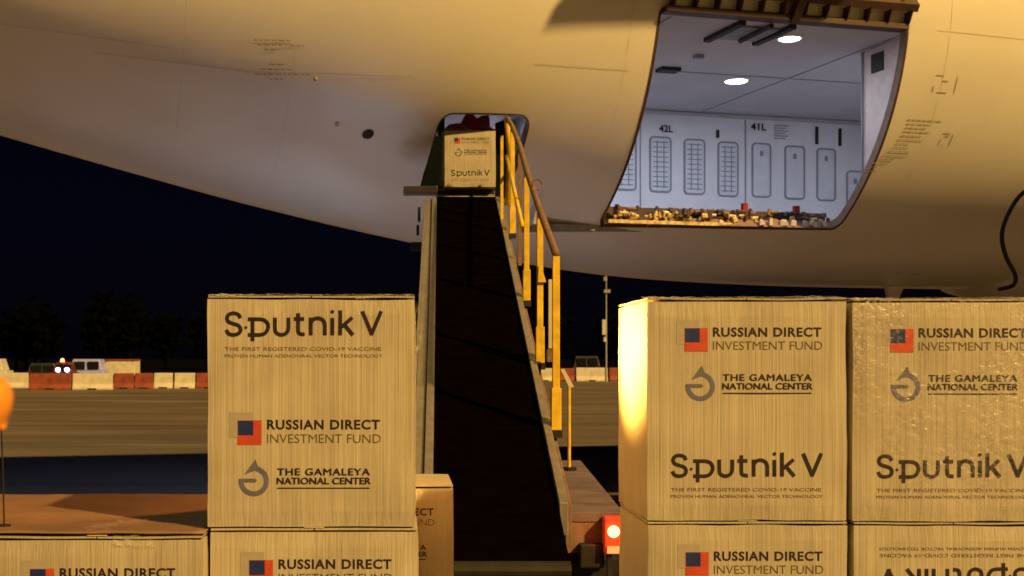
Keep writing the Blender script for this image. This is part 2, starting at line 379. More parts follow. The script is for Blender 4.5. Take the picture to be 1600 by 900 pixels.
# cargo hold lining
build('hold_ceiling', fq(4.8, 10.95, 11.12, 15.55, 3.31, 3.36), M['ceil'], plane)
hw = build('hold_wall', fq(4.8, 10.95, 15.5, 15.6, 1.4, 3.309), M['liner'], plane)
for ua, ub, mm_ in ((10.9, 11.0, 'pink'), (4.75, 4.799, 'liner')):
    build('hold_bulkhead', MB().hexa([F(ua, 12.4, 1.4), F(ub, 12.4, 1.4), F(ub, 15.499, 1.4), F(ua, 15.499, 1.4), F(ua, 11.2, 3.308), F(ub, 11.2, 3.308), F(ub, 15.499, 3.308), F(ua, 15.499, 3.308)]), M[mm_], plane)
build('hold_floor', fq(4.8, 10.9, 12.52, 15.499, 1.36, 1.42), M['alu'], plane)
build('ceiling_seam', MB().hexa([F(*p) for p in [(6.7, 13.3, 3.304), (10.8, 13.3, 3.304), (10.8, 13.33, 3.304), (6.7, 13.33, 3.304), (6.7, 13.3, 3.309), (10.8, 13.3, 3.309), (10.8, 13.33, 3.309), (6.7, 13.33, 3.309)]]), M['rim'], plane)
build('ceiling_seam', fq(5.7, 5.72, 11.2, 15.4, 3.303, 3.309), M['rim'], plane)
build('ceiling_seam', fq(8.3, 8.32, 11.2, 15.4, 3.303, 3.309), M['rim'], plane)
build('cornice', fq(4.8, 10.89, 15.44, 15.498, 3.262, 3.30), M['ceil'], plane)
build('wall_seam', fq(9.01, 9.03, 15.492, 15.4995, 1.5, 3.25), M['rim'], plane)
build('wall_seam', fq(7.45, 7.465, 15.492, 15.4995, 1.5, 3.25), M['rim'], plane)
def wall_panel(u0, u1, z0, z1, grid):
    m_ = MB(); r = .05
    def rr(u0, u1, z0, z1, r, p):
        return [F(u, p, z) for u, z in outline(u0, u1, z0, z1, r, 5)]
    a = rr(u0-.012, u1+.012, z0-.012, z1+.012, r+.01, 15.488); b = rr(u0+.012, u1-.012, z0+.012, z1-.012, r-.012, 15.488); n = len(a)
    a2 = [p+F(0, .011, 0)-F(0, 0, 0) for p in a]
    m_.v = a+b+a2; m_.f = [(i, (i+1) % n, n+(i+1) % n, n+i) for i in range(n)]+[(i, 2*n+i, 2*n+(i+1) % n, (i+1) % n) for i in range(n)]
    o = build('vent_panel' if grid else 'blank_panel', m_, M['rim'], plane)
    f_ = MB(); f_.v = rr(u0+.012, u1-.012, z0+.012, z1-.012, r-.012, 15.493); f_.f = [tuple(range(n))]; build('panel_insert', f_, M['panel'], o)
    if grid:
        g_ = MB(); k = 11
        for i in range(1, k):
            z = z0+(z1-z0)*i/k; q = fq(u0+.04, u1-.04, 15.486, 15.4925, z-.006, z+.006); g_.add(q.v, q.f)
        for i in (1, 2): 
            u = u0+(u1-u0)*i/3; q = fq(u-.006, u+.006, 15.4855, 15.4925, z0+.05, z1-.05); g_.add(q.v, q.f)
        build('grille_bars', g_, M['rim'], o)
    else:
        q = fq((u0+u1)/2-.025, (u0+u1)/2+.025, 15.486, 15.4925, z1-.17, z1-.10); build('panel_latch', q, M['rim'], o)
for u0, u1, z0, z1, gr in ((7.08, 7.39, 2.24, 2.97, 1), (7.60, 7.90, 2.23, 2.955, 1), (8.105, 8.40, 2.215, 2.945, 1), (8.61, 8.90, 2.205, 2.93, 1), (9.125, 9.40, 2.21, 2.935, 0), (9.63, 9.925, 2.20, 2.92, 0), (10.13, 10.41, 2.195, 2.905, 0), (10.60, 10.86, 1.9, 2.61, 0)):
    wall_panel(u0, u1, z0, z1, gr)
for u0, u1, z0, z1 in ((8.578, 8.612, 2.985, 3.09), (10.10, 10.135, 2.965, 3.205), (10.465, 10.50, 2.955, 3.20)):
    build('wall_slot', fq(u0, u1, 15.47, 15.499, z0, z1), M['black'], plane)
def text_mesh(s, size, bold=0, space=1.0, width=None):
    c = bpy.data.curves.new('t', 'FONT'); c.body = s; c.size = size; c.offset = bold; c.space_character = space; c.fill_mode = 'FRONT' if hasattr(c, 'fill_mode') else c.fill_mode
    c.resolution_u = 3
    o = bpy.data.objects.new('t', c); S.collection.objects.link(o); dg = bpy.context.evaluated_depsgraph_get()
    me = bpy.data.meshes.new_from_object(o.evaluated_get(dg)); bpy.data.objects.remove(o)
    vs = [v.co.copy() for v in me.vertices]; fs = [tuple(p.vertices) for p in me.polygons]; bpy.data.meshes.remove(me)
    x0 = min(v.x for v in vs); x1 = max(v.x for v in vs); k = (width/(x1-x0)) if width else 1
    return [((v.x-x0)*k, v.y) for v in vs], fs
for s_, u, z, w in (('42L', 7.73, 3.03, .2), ('41L', 9.10, 3.12, .235)):
    vs, fs = text_mesh(s_, .13, .004, 1.05, w); m_ = MB(); m_.v = [F(u+x, 15.49, z+y) for x, y in vs]; m_.f = fs
    build('bay_number', m_, M['black'], plane)
m_ = MB()
for i in range(6): q = fq(9.46, 9.46+(.21 if i % 2 == 0 else .17), 15.49, 15.4985, 3.19-i*.035, 3.202-i*.035); m_.add(q.v, q.f)
build('notice_lines', m_, M['rim'], plane)
# ceiling lights (lit in the photo)
for u, p, e, r in ((7.76, 13.54, 26, .13), (7.26, 11.60, 10, .11), (9.9, 12.6, 24, .13), (5.9, 14.6, 18, .13)):
    m_ = MB().tube([F(u, p, 3.309), F(u, p, 3.29)], [r+.03, r+.02], 24)
    L = build('ceiling_light', m_, M['liner'], plane, smooth=False)
    build('lens', MB().tube([F(u, p, 3.289), F(u, p, 3.280)], [r, r*.8], 24), M['lens'], L)
    ld = bpy.data.lights.new('hold_lamp', 'AREA'); ld.shape = 'DISK'; ld.size = .24; ld.energy = e; ld.color = (.80, .86, 1)
    lo = bpy.data.objects.new('hold_lamp', ld); S.collection.objects.link(lo); lo.location = F(u, p, 3.27)
# unseen truck added outside the frame, its box placed to shade the lower skin
ht = empty('added_shade_truck', tuple(F(11.2, 9.7, -H)), 'white high lift truck added unseen right of the frame to shade the aircraft skin', 'truck')
build('shade_box', fq(9.2, 13.4, 9.0, 10.3, .9, 2.98), M['vwhite'], ht, bevel=.04)
build('truck_chassis', fq(9.3, 14.8, 9.2, 10.1, -1.2, -.95), M['black'], ht)
build('truck_cab', fq(13.6, 15.2, 9.0, 10.3, -1.1, .6), M['vwhite'], ht, bevel=.12)
for a_, b_ in ((9.6, 12.9), (12.9, 9.6)):
    for p_ in (9.3, 10.0): build('scissor_arm', MB().bar(F(a_, p_, -.93), F(b_, p_, .88), .12), M['pole'], ht)
for u_ in (10.0, 14.2):
    for p_ in (8.98, 10.05): build('wheel', MB().tube([F(u_, p_, -H+.45), F(u_, p_+.28, -H+.45)], .45, 20), M['tyre'], ht)
build('cargo_net', fq(3.7, 3.76, 12.3, 12.36, 1.8, 2.50), M['black'], plane); build('cargo_net', fq(4.02, 4.10, 12.35, 12.42, 1.8, 2.48), M['black'], plane)
# small smoke detectors / fittings on ceiling
for u, p, w in ((6.72, 12.53, .05), (6.70, 13.2, .12)):
    build('ceiling_fitting', fq(u-w, u+w, p-w*.7, p+w*.7, 3.27, 3.309), M['black'] if w > .1 else M['rim'], plane)
# door actuator beam
for u in (6.42, 6.98): build('actuator_rail', fq(u, u+.07, 11.14, 11.86, 3.265, 3.309), M['black'], plane)
build('actuator_housing', fq(6.52, 6.96, 11.3, 11.78, 3.285, 3.309), M['rim'], plane)
build('actuator_screw', MB().tube([F(6.75, 11.1, 3.27), F(6.75, 11.7, 3.26)], .025, 10), M['black'], plane)
# bulkhead window and the bright strip
sl_ = MB().hexa([F(8.38, 11.72, 1.95), F(8.44, 11.72, 1.95), F(8.44, 11.95, 1.95), F(8.38, 11.95, 1.95), F(8.38, 11.1, 3.305), F(8.44, 11.1, 3.305), F(8.44, 11.95, 3.305), F(8.38, 11.95, 3.305)])
sl_ = build('frame_side_lining', sl_, M['pink'], plane)
build('lining_window', fq(8.365, 8.379, 11.60, 11.80, 3.04, 3.24), M['black'], sl_)
build('lining_edge', fq(8.365, 8.45, 11.951, 11.975, 1.95, 3.305), M['rim'], sl_)
# sill: rollers, latches, strips along the bottom of the opening
def sill_p(z, u=6.9): hh, zc, w = sec(u); return AX-w*cos(th_of(u, z))
build('sill_beam', fq(5.56, 8.22, 12.42, 12.6, 1.40, 1.61), M['frame'], plane)
rnd = random.Random(3)
build('sill_edge_strip', MB().hexa([F(5.56, sill_p(1.44)+.02, 1.425), F(8.22, sill_p(1.44)+.02, 1.425), F(8.22, sill_p(1.44)+.10, 1.425), F(5.56, sill_p(1.44)+.10, 1.425), F(5.56, sill_p(1.44)+.02, 1.462), F(8.22, sill_p(1.44)+.02, 1.462), F(8.22, sill_p(1.44)+.10, 1.462), F(5.56, sill_p(1.44)+.10, 1.462)]), M['gold'], plane)
def lump(u, p, z, su, sp, sz):
    m_ = MB(); a = rnd.uniform(-.5, .5); t = rnd.uniform(-.35, .35)
    def q(x, y, w): x, w = x*cos(t)-w*sin(t), x*sin(t)+w*cos(t); return F(u+x*cos(a)-y*sin(a), p+x*sin(a)+y*cos(a), z+w)
    k = rnd.uniform(.35, 1)
    return m_.hexa([q(-su, -sp, -sz), q(su, -sp, -sz), q(su, sp, -sz), q(-su, sp, -sz), q(-su*k, -sp, sz), q(su*k*.9, -sp, sz*rnd.uniform(.5, 1)), q(su*k*.9, sp, sz), q(-su*k, sp, sz)])
gold_end = lambda u: .85 if u < 6.5 else (.55 if u < 7.2 else .22)
for i in range(150):
    u = rnd.uniform(5.6, 8.2); z = rnd.uniform(1.455, 1.60); p = sill_p(1.45)+.02+(1.60-z)*.12+rnd.uniform(0, .12)
    m1 = M['gold'] if rnd.random() < gold_end(u) and z < 1.56 else (M['frame'] if rnd.random() < .6 else M['brown'])
    if rnd.random() < .35:
        w = rnd.uniform(.02, .06); build('sill_roller', MB().tube([F(u-w, p, z), F(u-w*.9, p, z), F(u+w, p, z+rnd.uniform(-.01, .01))], rnd.uniform(.012, .024), 9), m1, plane)
    else: build('sill_latch', lump(u, p, z, rnd.uniform(.01, .035), rnd.uniform(.01, .03), rnd.uniform(.012, .04)), m1, plane, bevel=.003)
for u, w in ((7.33, .07), (7.44, .05), (7.60, .09), (7.72, .06), (7.86, .05), (7.97, .10), (8.10, .04)):
    build('sill_tag', lump(u, sill_p(1.45)-.01, 1.475, w*.5, .012, .034), M['pink'], plane, bevel=.004)
for u, z in ((7.22, 1.70), (7.86, 1.69)): build('red_stop', fq(u, u+.06, 12.45, 12.5, z-.12, z), M['red'], plane)
# open cargo door above the opening, hinged on its upper edge
hp, hz = 10.93, 3.47; ang = radians(40)
dd = Vector((-cos(ang), sin(ang))); nn = Vector((sin(ang), cos(ang)))       # (across, up): along the panel / towards its outer skin
Ld = 2.1
def dpt(u, s, t): 
    b = .22*sin(pi*min(1, max(0, s/Ld)))
    return F(u, hp+dd.x*s+nn.x*(b+t), hz+dd.y*s+nn.y*(b+t))
m_ = MB(); N = 14
us_ = [5.56+i*(8.24-5.56)/12 for i in range(13)]
for t in (0, .11):
    for i in range(N+1):
        for u in us_:
            s = Ld*i/N
            m_.v.append(dpt(u, s, t))
K = len(us_); base2 = (N+1)*K
for i in range(N):
    for j in range(K-1):
        a = i*K+j; m_.f += [(a, a+1, a+K+1, a+K), (base2+a, base2+a+K, base2+a+K+1, base2+a+1)]
for i in range(N):
    for j in (0, K-1): a = i*K+j; m_.f.append((a, a+K, base2+a+K, base2+a))
for j in range(K-1):
    for i in (0, N): a = i*K+j; m_.f.append((a, base2+a, base2+a+1, a+1))
door = build('cargo_door', m_, M['doorin'], plane, smooth=False)
for u in [5.62+i*.42 for i in range(7)]:
    r_ = MB()
    for i in range(8):
        s0, s1 = Ld*(i+1.4)/11.4, Ld*(i+2.4)/11.4
        r_.hexa([dpt(u, s0, -.05), dpt(u+.035, s0, -.05), dpt(u+.035, s1, -.05), dpt(u, s1, -.05), dpt(u, s0, -.002), dpt(u+.035, s0, -.002), dpt(u+.035, s1, -.002), dpt(u, s1, -.002)])
    build('door_rib', r_, M['brown'], door)
build('door_edge', MB().hexa([dpt(5.52, .0, -.012), dpt(8.28, .0, -.012), dpt(8.28, .07, -.012), dpt(5.52, .07, -.012), dpt(5.52, .0, .12), dpt(8.28, .0, .12), dpt(8.28, .07, .12), dpt(5.52, .07, .12)]), M['frame'], door)
for i in range(12):
    u = 5.62+i*.2345
    build('hinge_lug', MB().hexa([F(u, hp+.02, 3.35), F(u+.014, hp+.02, 3.35), F(u+.014, hp+.12, 3.35), F(u, hp+.12, 3.35), F(u, hp-.04, 3.47), F(u+.014, hp-.04, 3.47), F(u+.014, hp+.12, 3.47), F(u, hp+.12, 3.47)]), M['frame'], plane)
build('opening_upper_rail', fq(5.56, 8.22, 10.97, 11.12, 3.30, 3.352), M['frame'], plane)
build('door_actuator_arm', MB().bar(F(6.93, 11.02, 3.30), dpt(6.98, .95, -.04), .09), M['frame'], plane)
# belly fairing, drain mast, hose
m_ = MB(); n1, n2 = 30, 40
for i in range(n1+1):
    u = 11.0+16*i/n1; t = sin(pi*min(1, (i+.02)/n1))**.45 if i < n1/2 else sin(pi*max(.0, (n1-i+.02)/n1))**.45
    for j in range(n2+1):
        a = pi*j/n2; m_.v.append(F(u, AX-2.75*t*cos(a)*.92, 1.02-.62*t*sin(a)))
for i in range(n1):
    for j in range(n2): a = i*(n2+1)+j; m_.f.append((a, a+1, a+n2+2, a+n2+1))
build('belly_fairing', m_, M['hull'], plane, smooth=True)
build('drain_mast', MB().hexa([F(9.9, 13.6, .70), F(10.02, 13.6, .70), F(10.02, 13.65, .70), F(9.9, 13.65, .70), F(9.86, 13.6, .90), F(10.12, 13.6, .90), F(10.12, 13.65, .90), F(9.86, 13.65, .90)]), M['pink'], plane)
hose = []
for i, (x, y, d) in enumerate(((1640, 285, 12.75), (1600, 300, 12.8), (1578, 328, 12.85), (1565, 365, 12.95), (1571, 400, 13.1), (1586, 430, 13.3), (1582, 446, 13.5), (1560, 452, 13.7))):
    hose.append(((x-625)/1984*d, d, (560-y)/1984*d+H))
def smooth_pts(p, k=5):
    out = []; p = [Vector(q) for q in p]
    for i in range(len(p)-1):
        a, b, c, d = p[max(0, i-1)], p[i], p[i+1], p[min(len(p)-1, i+2)]
        for s in range(k):
            t = s/k; out.append(.5*((2*b)+(c-a)*t+(2*a-5*b+4*c-d)*t*t+(3*b-a-3*c+d)*t**3))
    return out+[p[-1]]
hose_me = MB().tube(smooth_pts(hose), .022, 8)
build('hanging_hose', hose_me, M['black'], plane, smooth=True)
# bulk compartment behind the small door
for nm, a in (('bulk_wall', (3.2, 4.7, 13.9, 13.95, 1.7, 2.7)), ('bulk_ceiling', (3.2, 4.7, 11.9, 13.895, 2.56, 2.60)), ('bulk_wall', (4.6, 4.65, 12.9, 13.89, 1.85, 2.555)), ('bulk_wall', (3.2, 3.25, 12.9, 13.89, 1.9, 2.555))):
    build(nm, fq(*a), M['ceil'], plane)

# ------------------------------------------------------------------ cartons
CW, CD, CH = .502, .42, .555
def carton_body(seed):
    rnd = random.Random(seed); nx, ny, nz = 14, 8, 14; m_ = MB(); idx = {}
    ofs = Vector((seed*3.1, seed*1.7, 0))
    def P(i, j, k):
        if (i, j, k) in idx: return idx[(i, j, k)]
        x, y, z = -CW/2+CW*i/nx, CD*j/ny, (CH-.004)*k/nz
        e = sin(pi*i/nx)*sin(pi*k/nz) if j in (0, ny) else (sin(pi*j/ny)*sin(pi*k/nz) if i in (0, nx) else sin(pi*i/nx)*sin(pi*j/ny))
        d = noise.noise(Vector((x, y, z))*5+ofs)*.004*e+.0018*e
        c = .0022
        if i in (0, nx): x += (d if i else -d)
        if j in (0, ny): y += (d*.8 if j else -d*.8)
        if k == nz: z += d*.5
        # soft irregular corners
        n_ = (i in (0, nx))+(j in (0, ny))+(k in (0, nz))
        if n_ >= 2:
            q = c*(1+1.5*noise.noise(Vector((x, y, z))*9+ofs))
            if i in (0, nx): x -= math.copysign(q, x)
            if j in (0, ny): y += q if j == 0 else -q
            if k in (0, nz): z += q if k == 0 else -q
        idx[(i, j, k)] = len(m_.v); m_.v.append((x, y, z)); return idx[(i, j, k)]
    for i in range(nx):
        for k in range(nz):
            m_.f += [(P(i, 0, k), P(i+1, 0, k), P(i+1, 0, k+1), P(i, 0, k+1)), (P(i, ny, k), P(i, ny, k+1), P(i+1, ny, k+1), P(i+1, ny, k))]
    for j in range(ny):
        for k in range(nz):
            m_.f += [(P(0, j, k), P(0, j, k+1), P(0, j+1, k+1), P(0, j+1, k)), (P(nx, j, k), P(nx, j+1, k), P(nx, j+1, k+1), P(nx, j, k+1))]
    for i in range(nx):
        for j in range(ny):
            m_.f += [(P(i, j, nz), P(i+1, j, nz), P(i+1, j+1, nz), P(i, j+1, nz)), (P(i, j, 0), P(i, j+1, 0), P(i+1, j+1, 0), P(i+1, j, 0))]
    me = m_.mesh('carton_body'); me.materials.append(M['card'])
    fy = [[m_.v[idx[(i, 0, k)]][1] for k in range(nz+1)] for i in range(nx+1)]
    def front(x, z):
        a = min(max((x+CW/2)/CW*nx, 0), nx-.001); b = min(max(z/(CH-.004)*nz, 0), nz-.001); i, k = int(a), int(b); a -= i; b -= k
        return (fy[i][k]*(1-a)+fy[i+1][k]*a)*(1-b)+(fy[i][k+1]*(1-a)+fy[i+1][k+1]*a)*b
    return me, front
bodies = [carton_body(i+1) for i in range(4)]; fronts = [b[1] for b in bodies]; bodies = [b[0] for b in bodies]
def flap_mesh(side, seed):
    m_ = MB(); n = 10; x0, x1 = (-CW/2, -.0015) if side < 0 else (.0015, CW/2)
    for z in (0, .004):
        for i in range(n+1):
            for j in range(n+1):
                x = x0+(x1-x0)*i/n; x -= math.copysign(.003, x)*(abs(x) > CW/2-.001); y = .003+(CD-.006)*j/n
                w = (noise.noise(Vector((x*6+seed, y*6, seed)))+.5)*.003
                m_.v.append((x, y, CH-.003+z+max(0, w)))
    k = n+1; b = k*k
    for i in range(n):
        for j in range(n): a = i*k+j; m_.f += [(b+a, b+a+k, b+a+k+1, b+a+1), (a, a+1, a+k+1, a+k)]
    for i in range(n):
        m_.f += [(i, b+i, b+i+1, i+1), (n*k+i, n*k+i+1, b+n*k+i+1, b+n*k+i), (i*k, (i+1)*k, b+(i+1)*k, b+i*k), (i*k+n, b+i*k+n, b+(i+1)*k+n, (i+1)*k+n)]
    me = m_.mesh('top_flap'); me.materials.append(M['card']); return me
flaps = [(flap_mesh(-1, s), flap_mesh(1, s+9)) for s in (1, 2, 3)]
def tape_mesh(seed):
    m_ = MB(); rnd = random.Random(seed); w = .024
    pts = [(.003, CH+.0045), (.006, CH+.0055)]+[(CD*t/8, CH+.0062) for t in range(1, 9)]+[(CD+.004, CH-.01), (CD+.0045, CH-.05)]
    for i, (y, z) in enumerate(pts):
        j = rnd.uniform(-.001, .001); m_.v += [(-w+j, y, z), (w+j, y, z)]
        if i: k = 2*i; m_.f.append((k-2, k-1, k+1, k))
    me = m_.mesh('parcel_tape'); me.materials.append(M['tape']); return me
tapes = [tape_mesh(1), tape_mesh(2)]
def join(parts, name, m):
    mm = MB()
    for p in parts: mm.add(p.v, p.f)
    me = mm.mesh(name); me.materials.append(m); return me
def flat(vs, fs, x, z, y=-.0042):
    m_ = MB(); m_.v = [(x+a, y, z+b) for a, b in vs]; m_.f = fs; return m_
FW = {}
def wordmark(x, z):
    k = .0001/.5926*1.5417*5.926/5.926     # one drawing unit in metres
    k = 1.5417e-3/5.926
    st = 35*k; out = []; lay = [0]
    def stroke(pts, close=False):
        lay[0] += 1; m_ = MB(); P = [Vector(((a-60)*k, (250-b)*k)) for a, b in pts]; n = len(P); yy = -.0044-lay[0]*.00006
        for i, p in enumerate(P):
            a = P[(i-1) % n] if close else P[max(0, i-1)]; b = P[(i+1) % n] if close else P[min(n-1, i+1)]
            d = (b-a).normalized(); q = Vector((-d.y, d.x))*st/2
            m_.v += [(x+p.x+q.x, yy, z+p.y+q.y), (x+p.x-q.x, yy, z+p.y-q.y)]
        for i in range(n if close else n-1):
            j = (i+1) % n; m_.f.append((2*i, 2*i+1, 2*j+1, 2*j))
        out.append(m_)
    def disc(a, b, r):
        lay[0] += 1; m_ = MB(); yy = -.0044-lay[0]*.00006
        m_.v = [(x+(a-60)*k+r*k*cos(2*pi*i/14), yy, z+(250-b)*k+r*k*sin(2*pi*i/14)) for i in range(14)]; m_.f = [tuple(range(14))]; out.append(m_)
    def curve(pts, kk=4):
        p = [Vector((a, b, 0)) for a, b in pts]; return [(q.x, q.y) for q in smooth_pts(p, kk)]
    stroke(curve([(206, 98), (188, 66), (144, 52), (100, 64), (82, 98), (98, 132), (144, 150), (188, 166), (208, 200), (192, 236), (144, 252), (96, 240), (76, 204)]))
    disc(256, 184, 14)
    stroke([(318, 100), (318, 310)])
    stroke([(275, 107), (385, 107)]+curve([(385, 107), (430, 118), (458, 150), (462, 182), (450, 216), (424, 242), (385, 252)])[1:]+[(275, 252)])
    stroke([(525, 92), (525, 185)]+curve([(525, 185), (535, 230), (585, 252), (635, 230), (650, 185)])[1:]+[(650, 92)])
    stroke([(738, 52), (738, 200)]+curve([(738, 200), (748, 238), (800, 248)])[1:]); stroke([(700, 105), (795, 105)])
    stroke([(855, 255), (855, 92)]); stroke([(855, 150)]+curve([(862, 130), (885, 106), (925, 98), (970, 118), (986, 160)])+[(986, 255)])
    stroke([(1055, 95), (1055, 255)]); disc(1055, 38, 17)
    stroke([(1127, 25), (1127, 255)]); stroke([(1238, 92), (1140, 178)]); stroke([(1168, 160), (1246, 254)])
    stroke([(1330, 33), (1422, 252)]); stroke([(1414, 252), (1505, 33)])
    return out
def make_prints(kind):
    if kind == 'A': wx, wz, tx, tz = .043, .464, .145, .2374
    else: wx, wz, tx, tz = .061, .1136, .166, .462
    h = -CW/2
    P = []
    P.append(('wordmark_print', join(wordmark(h+wx, wz), 'wordmark_print', M['ink'])))
    a = flat(*text_mesh('THE FIRST REGISTERED COVID-19 VACCINE', .0125, 0, 1, .376), h+wx, wz-.0385); b = flat(*text_mesh('PROVEN HUMAN ADENOVIRAL VECTOR TECHNOLOGY', .0105, 0, 1, .379), h+wx, wz-.0545)
    P.append(('tagline_print', join([a, b], 'tagline_print', M['ink2'])))
    t1 = flat(*text_mesh('RUSSIAN DIRECT', .0315, .0009, 1.1, .271), h+tx, tz)
    t2 = flat(*text_mesh('INVESTMENT FUND', .031, -.0001, 1.0, .273), h+tx, tz-.0335)
    P.append(('fund_name_print', join([t1], 'fund_name_print', M['ink']))); P.append(('fund_subtitle_print', join([t2], 'fund_subtitle_print', M['ink2'])))
    def sq(x0, z0, x1, z1, y, m, nm):
        m_ = MB(); m_.v = [(h+x0, y, z0), (h+x1, y, z0), (h+x1, y, z1), (h+x0, y, z1)]; m_.f = [(0, 1, 2, 3)]; P.append((nm, join([m_], nm, m)))
    lx = tx-.071; lz = tz-.038
    sq(lx-.020, lz+.018, lx+.036, lz+.078, -.0042, M['inkgrey'], 'grey_square_print')
    sq(lx, lz, lx+.058, lz+.059, -.0045, M['inkred'], 'red_square_print')
    sq(lx+.001, lz+.023, lx+.038, lz+.058, -.0048, M['inkblue'], 'blue_square_print')
    g1, g2 = MB(), MB()
    for q, (ox, oz) in enumerate(((0, 0), (.0009, .0003), (-.0009, -.0003), (.0002, .0008))):
        w_ = flat(*text_mesh('THE GAMALEYA', .0235, 0, 1.1, .222), h+tx+.0246+ox, tz-.111+oz, -.0042-q*.0001); g1.add(w_.v, w_.f)
        w_ = flat(*text_mesh('NATIONAL CENTER', .0225, 0, 1.0, .225), h+tx+.0235+ox, tz-.1325+oz, -.0042-q*.0001); g2.add(w_.v, w_.f)
    m_ = MB(); m_.v = [(h+tx+.024, -.0042, tz-.1435), (h+tx+.246, -.0042, tz-.1435), (h+tx+.246, -.0042, tz-.1405), (h+tx+.024, -.0042, tz-.1405)]; m_.f = [(0, 1, 2, 3)]
    P.append(('center_name_print', join([g1, g2, m_], 'center_name_print', M['ink'])))
    # open ring with an arrow head and a cross bar
    cx, cz = h+tx-.032, tz-.125; R0, R1 = .0245, .0365; m_ = MB(); n = 34
    for i in range(n+1):
        a = radians(180+ (262)*i/n); m_.v += [(cx+R0*cos(a), -.0042, cz+R0*sin(a)), (cx+R1*cos(a), -.0042, cz+R1*sin(a))]
        if i: m_.f.append((2*i-2, 2*i, 2*i+1, 2*i-1))
    m2 = MB(); m2.v = [(cx-R1, -.0045, cz-.003), (cx+.004, -.0045, cz-.003), (cx+.008, -.0045, cz+.001), (cx+.004, -.0045, cz+.006), (cx-R1, -.0045, cz+.006)]; m2.f = [(0, 1, 2, 3, 4)]
    m3 = MB(); m3.v = [(cx-.023, -.0048, cz+.016), (cx+.013, -.0048, cz+.030), (cx+.004, -.0048, cz+.052)]; m3.f = [(0, 1, 2)]
    P.append(('ring_emblem_print', join([m_, m2, m3], 'ring_emblem_print', M['inkmid'])))
    return P
prints0 = {'A': make_prints('A'), 'B': make_prints('B')}; prints = {}
def get_prints(kind, bi, flip):
    if (kind, bi, flip) not in prints:
        out = []
        for nm, me in prints0[kind]:
            q = me.copy()
            for v in q.vertices:
                x, y, z = v.co; fx_, fz_ = (-x, CH-z) if flip else (x, z)
                d = fronts[bi](fx_, fz_)-.0006+(y+.0042)*.5
                v.co.y = -d if False else d
                if flip: v.co.x, v.co.z = fx_, fz_
            if flip: pass
            out.append((nm, q))
        prints[(kind, bi, flip)] = out
    return prints[(kind, bi, flip)]
cn = [0]
def carton(X, Y, Z, kind, label, flip=False, rz=0, group='printed vaccine cartons'):
    i = cn[0]; cn[0] += 1
    r = empty('carton', (X, Y, Z+H), label, 'carton', group); r.rotation_euler.z = rz
    link('carton_body', bodies[i % 4], None, r)
    for f in flaps[i % 3]: link('top_flap', f, None, r)
    link('parcel_tape', tapes[i % 2], None, r)
    for nm, me in get_prints(kind, i % 4, flip): link(nm, me, None, r)
    return r
carton(-1.228, 2.985, -.9765, 'B', 'carton mostly outside the left frame edge beside the bottom left corner one')
c1 = carton(-.214, 3.05, -.407, 'A', 'pale carton topping the left stack, big wordmark along its upper edge and logos below')
carton(-.207, 3.045, -.9660, 'B', 'carton cut by the bottom edge directly beneath the one with the wordmark on top', rz=.004)
fl = carton(-.714, 2.98, -.9765, 'B', 'low carton in the bottom left corner with crumpled tape on its top', rz=-.003)
carton(-.717, 3.43, -.9790, 'B', 'carton behind the bottom left corner one, only its shaded top showing')
carton(-.079, 4.08, -.9660, 'B', 'lone carton peeking out between the left stack and the black belt, its top lit orange')
carton(.865, 3.17, -.407, 'B', 'upper carton nearest the belt in the right pile, its left side glowing bright yellow')
carton(1.379, 3.172, -.409, 'B', 'upper carton at the right frame edge with glinting wrinkled film over its logos', rz=.003)
carton(.867, 3.168, -.966, 'B', 'bottom row carton under the one with the glowing left side', rz=-.004)
carton(1.383, 3.172, -.968, 'B', 'upside down carton in the bottom right corner, its wordmark inverted', flip=True)
cb = carton(.683, 12.42, 1.675, 'B', 'small looking distant carton at the top of the belt entering the aircraft')
carton(-.25, 3.53, -.9660, 'B', 'carton standing directly behind the bottom carton of the left stack')
# torn film on the upper left carton
def crumple(nm, pts2, y, m, seed, amp=.006, parent=None, axis='xz', n=18, thick=0):
    """wrinkled sheet spanning a quad of four local points"""
    a, b, c, d = [Vector(p) for p in pts2]; m_ = MB()
    nn_ = (b-a).cross(d-a).normalized()
    for i in range(n+1):
        for j in range(n+1):
            s, t = i/n, j/n; p = a*(1-s)*(1-t)+b*s*(1-t)+c*s*t+d*(1-s)*t
            w = noise.noise(p*45+Vector((seed, 0, 0)))*amp+noise.noise(p*110+Vector((0, seed, 0)))*amp*.5
            m_.v.append(p+nn_*w)
    for i in range(n):
        for j in range(n): q = i*(n+1)+j; m_.f.append((q, q+n+1, q+n+2, q+1))
    me = m_.mesh(nm); me.materials.append(m); return link(nm, me, None, parent)
W2 = CW/2
crumple('torn_film', [(W2, .0, .42), (W2+.016, -.002, .44), (W2+.013, .0, .52), (W2, .0, .545)], 0, M['film2'], 3, .004, c1)
crumple('film_edge', [(-W2+.003, .001, CH+.003), (W2-.003, .001, CH+.003), (W2-.003, .05, CH+.009), (-W2+.003, .05, CH+.009)], 0, M['film2'], 4, .003, c1, n=40)
r1 = [o for o in S.objects if o.get('label', '').startswith('upper carton nearest')][0]
r2 = [o for o in S.objects if o.get('label', '').startswith('upper carton at the right')][0]
for r_, sd_ in ((r1, 6), (r2, 8)):
    crumple('film_edge', [(-W2+.003, .0, CH+.002), (W2-.003, .0, CH+.003), (W2-.003, .09, CH+.012), (-W2+.003, .09, CH+.009)], 0, M['film2'], sd_, .0032, r_, n=44)
crumple('wrinkled_film', [(-.249, -.0065, .002), (.249, -.0065, .002), (.249, -.0065, .553), (-.249, -.0065, .553)], 0, M['film'], 12, .0007, r2, n=90)
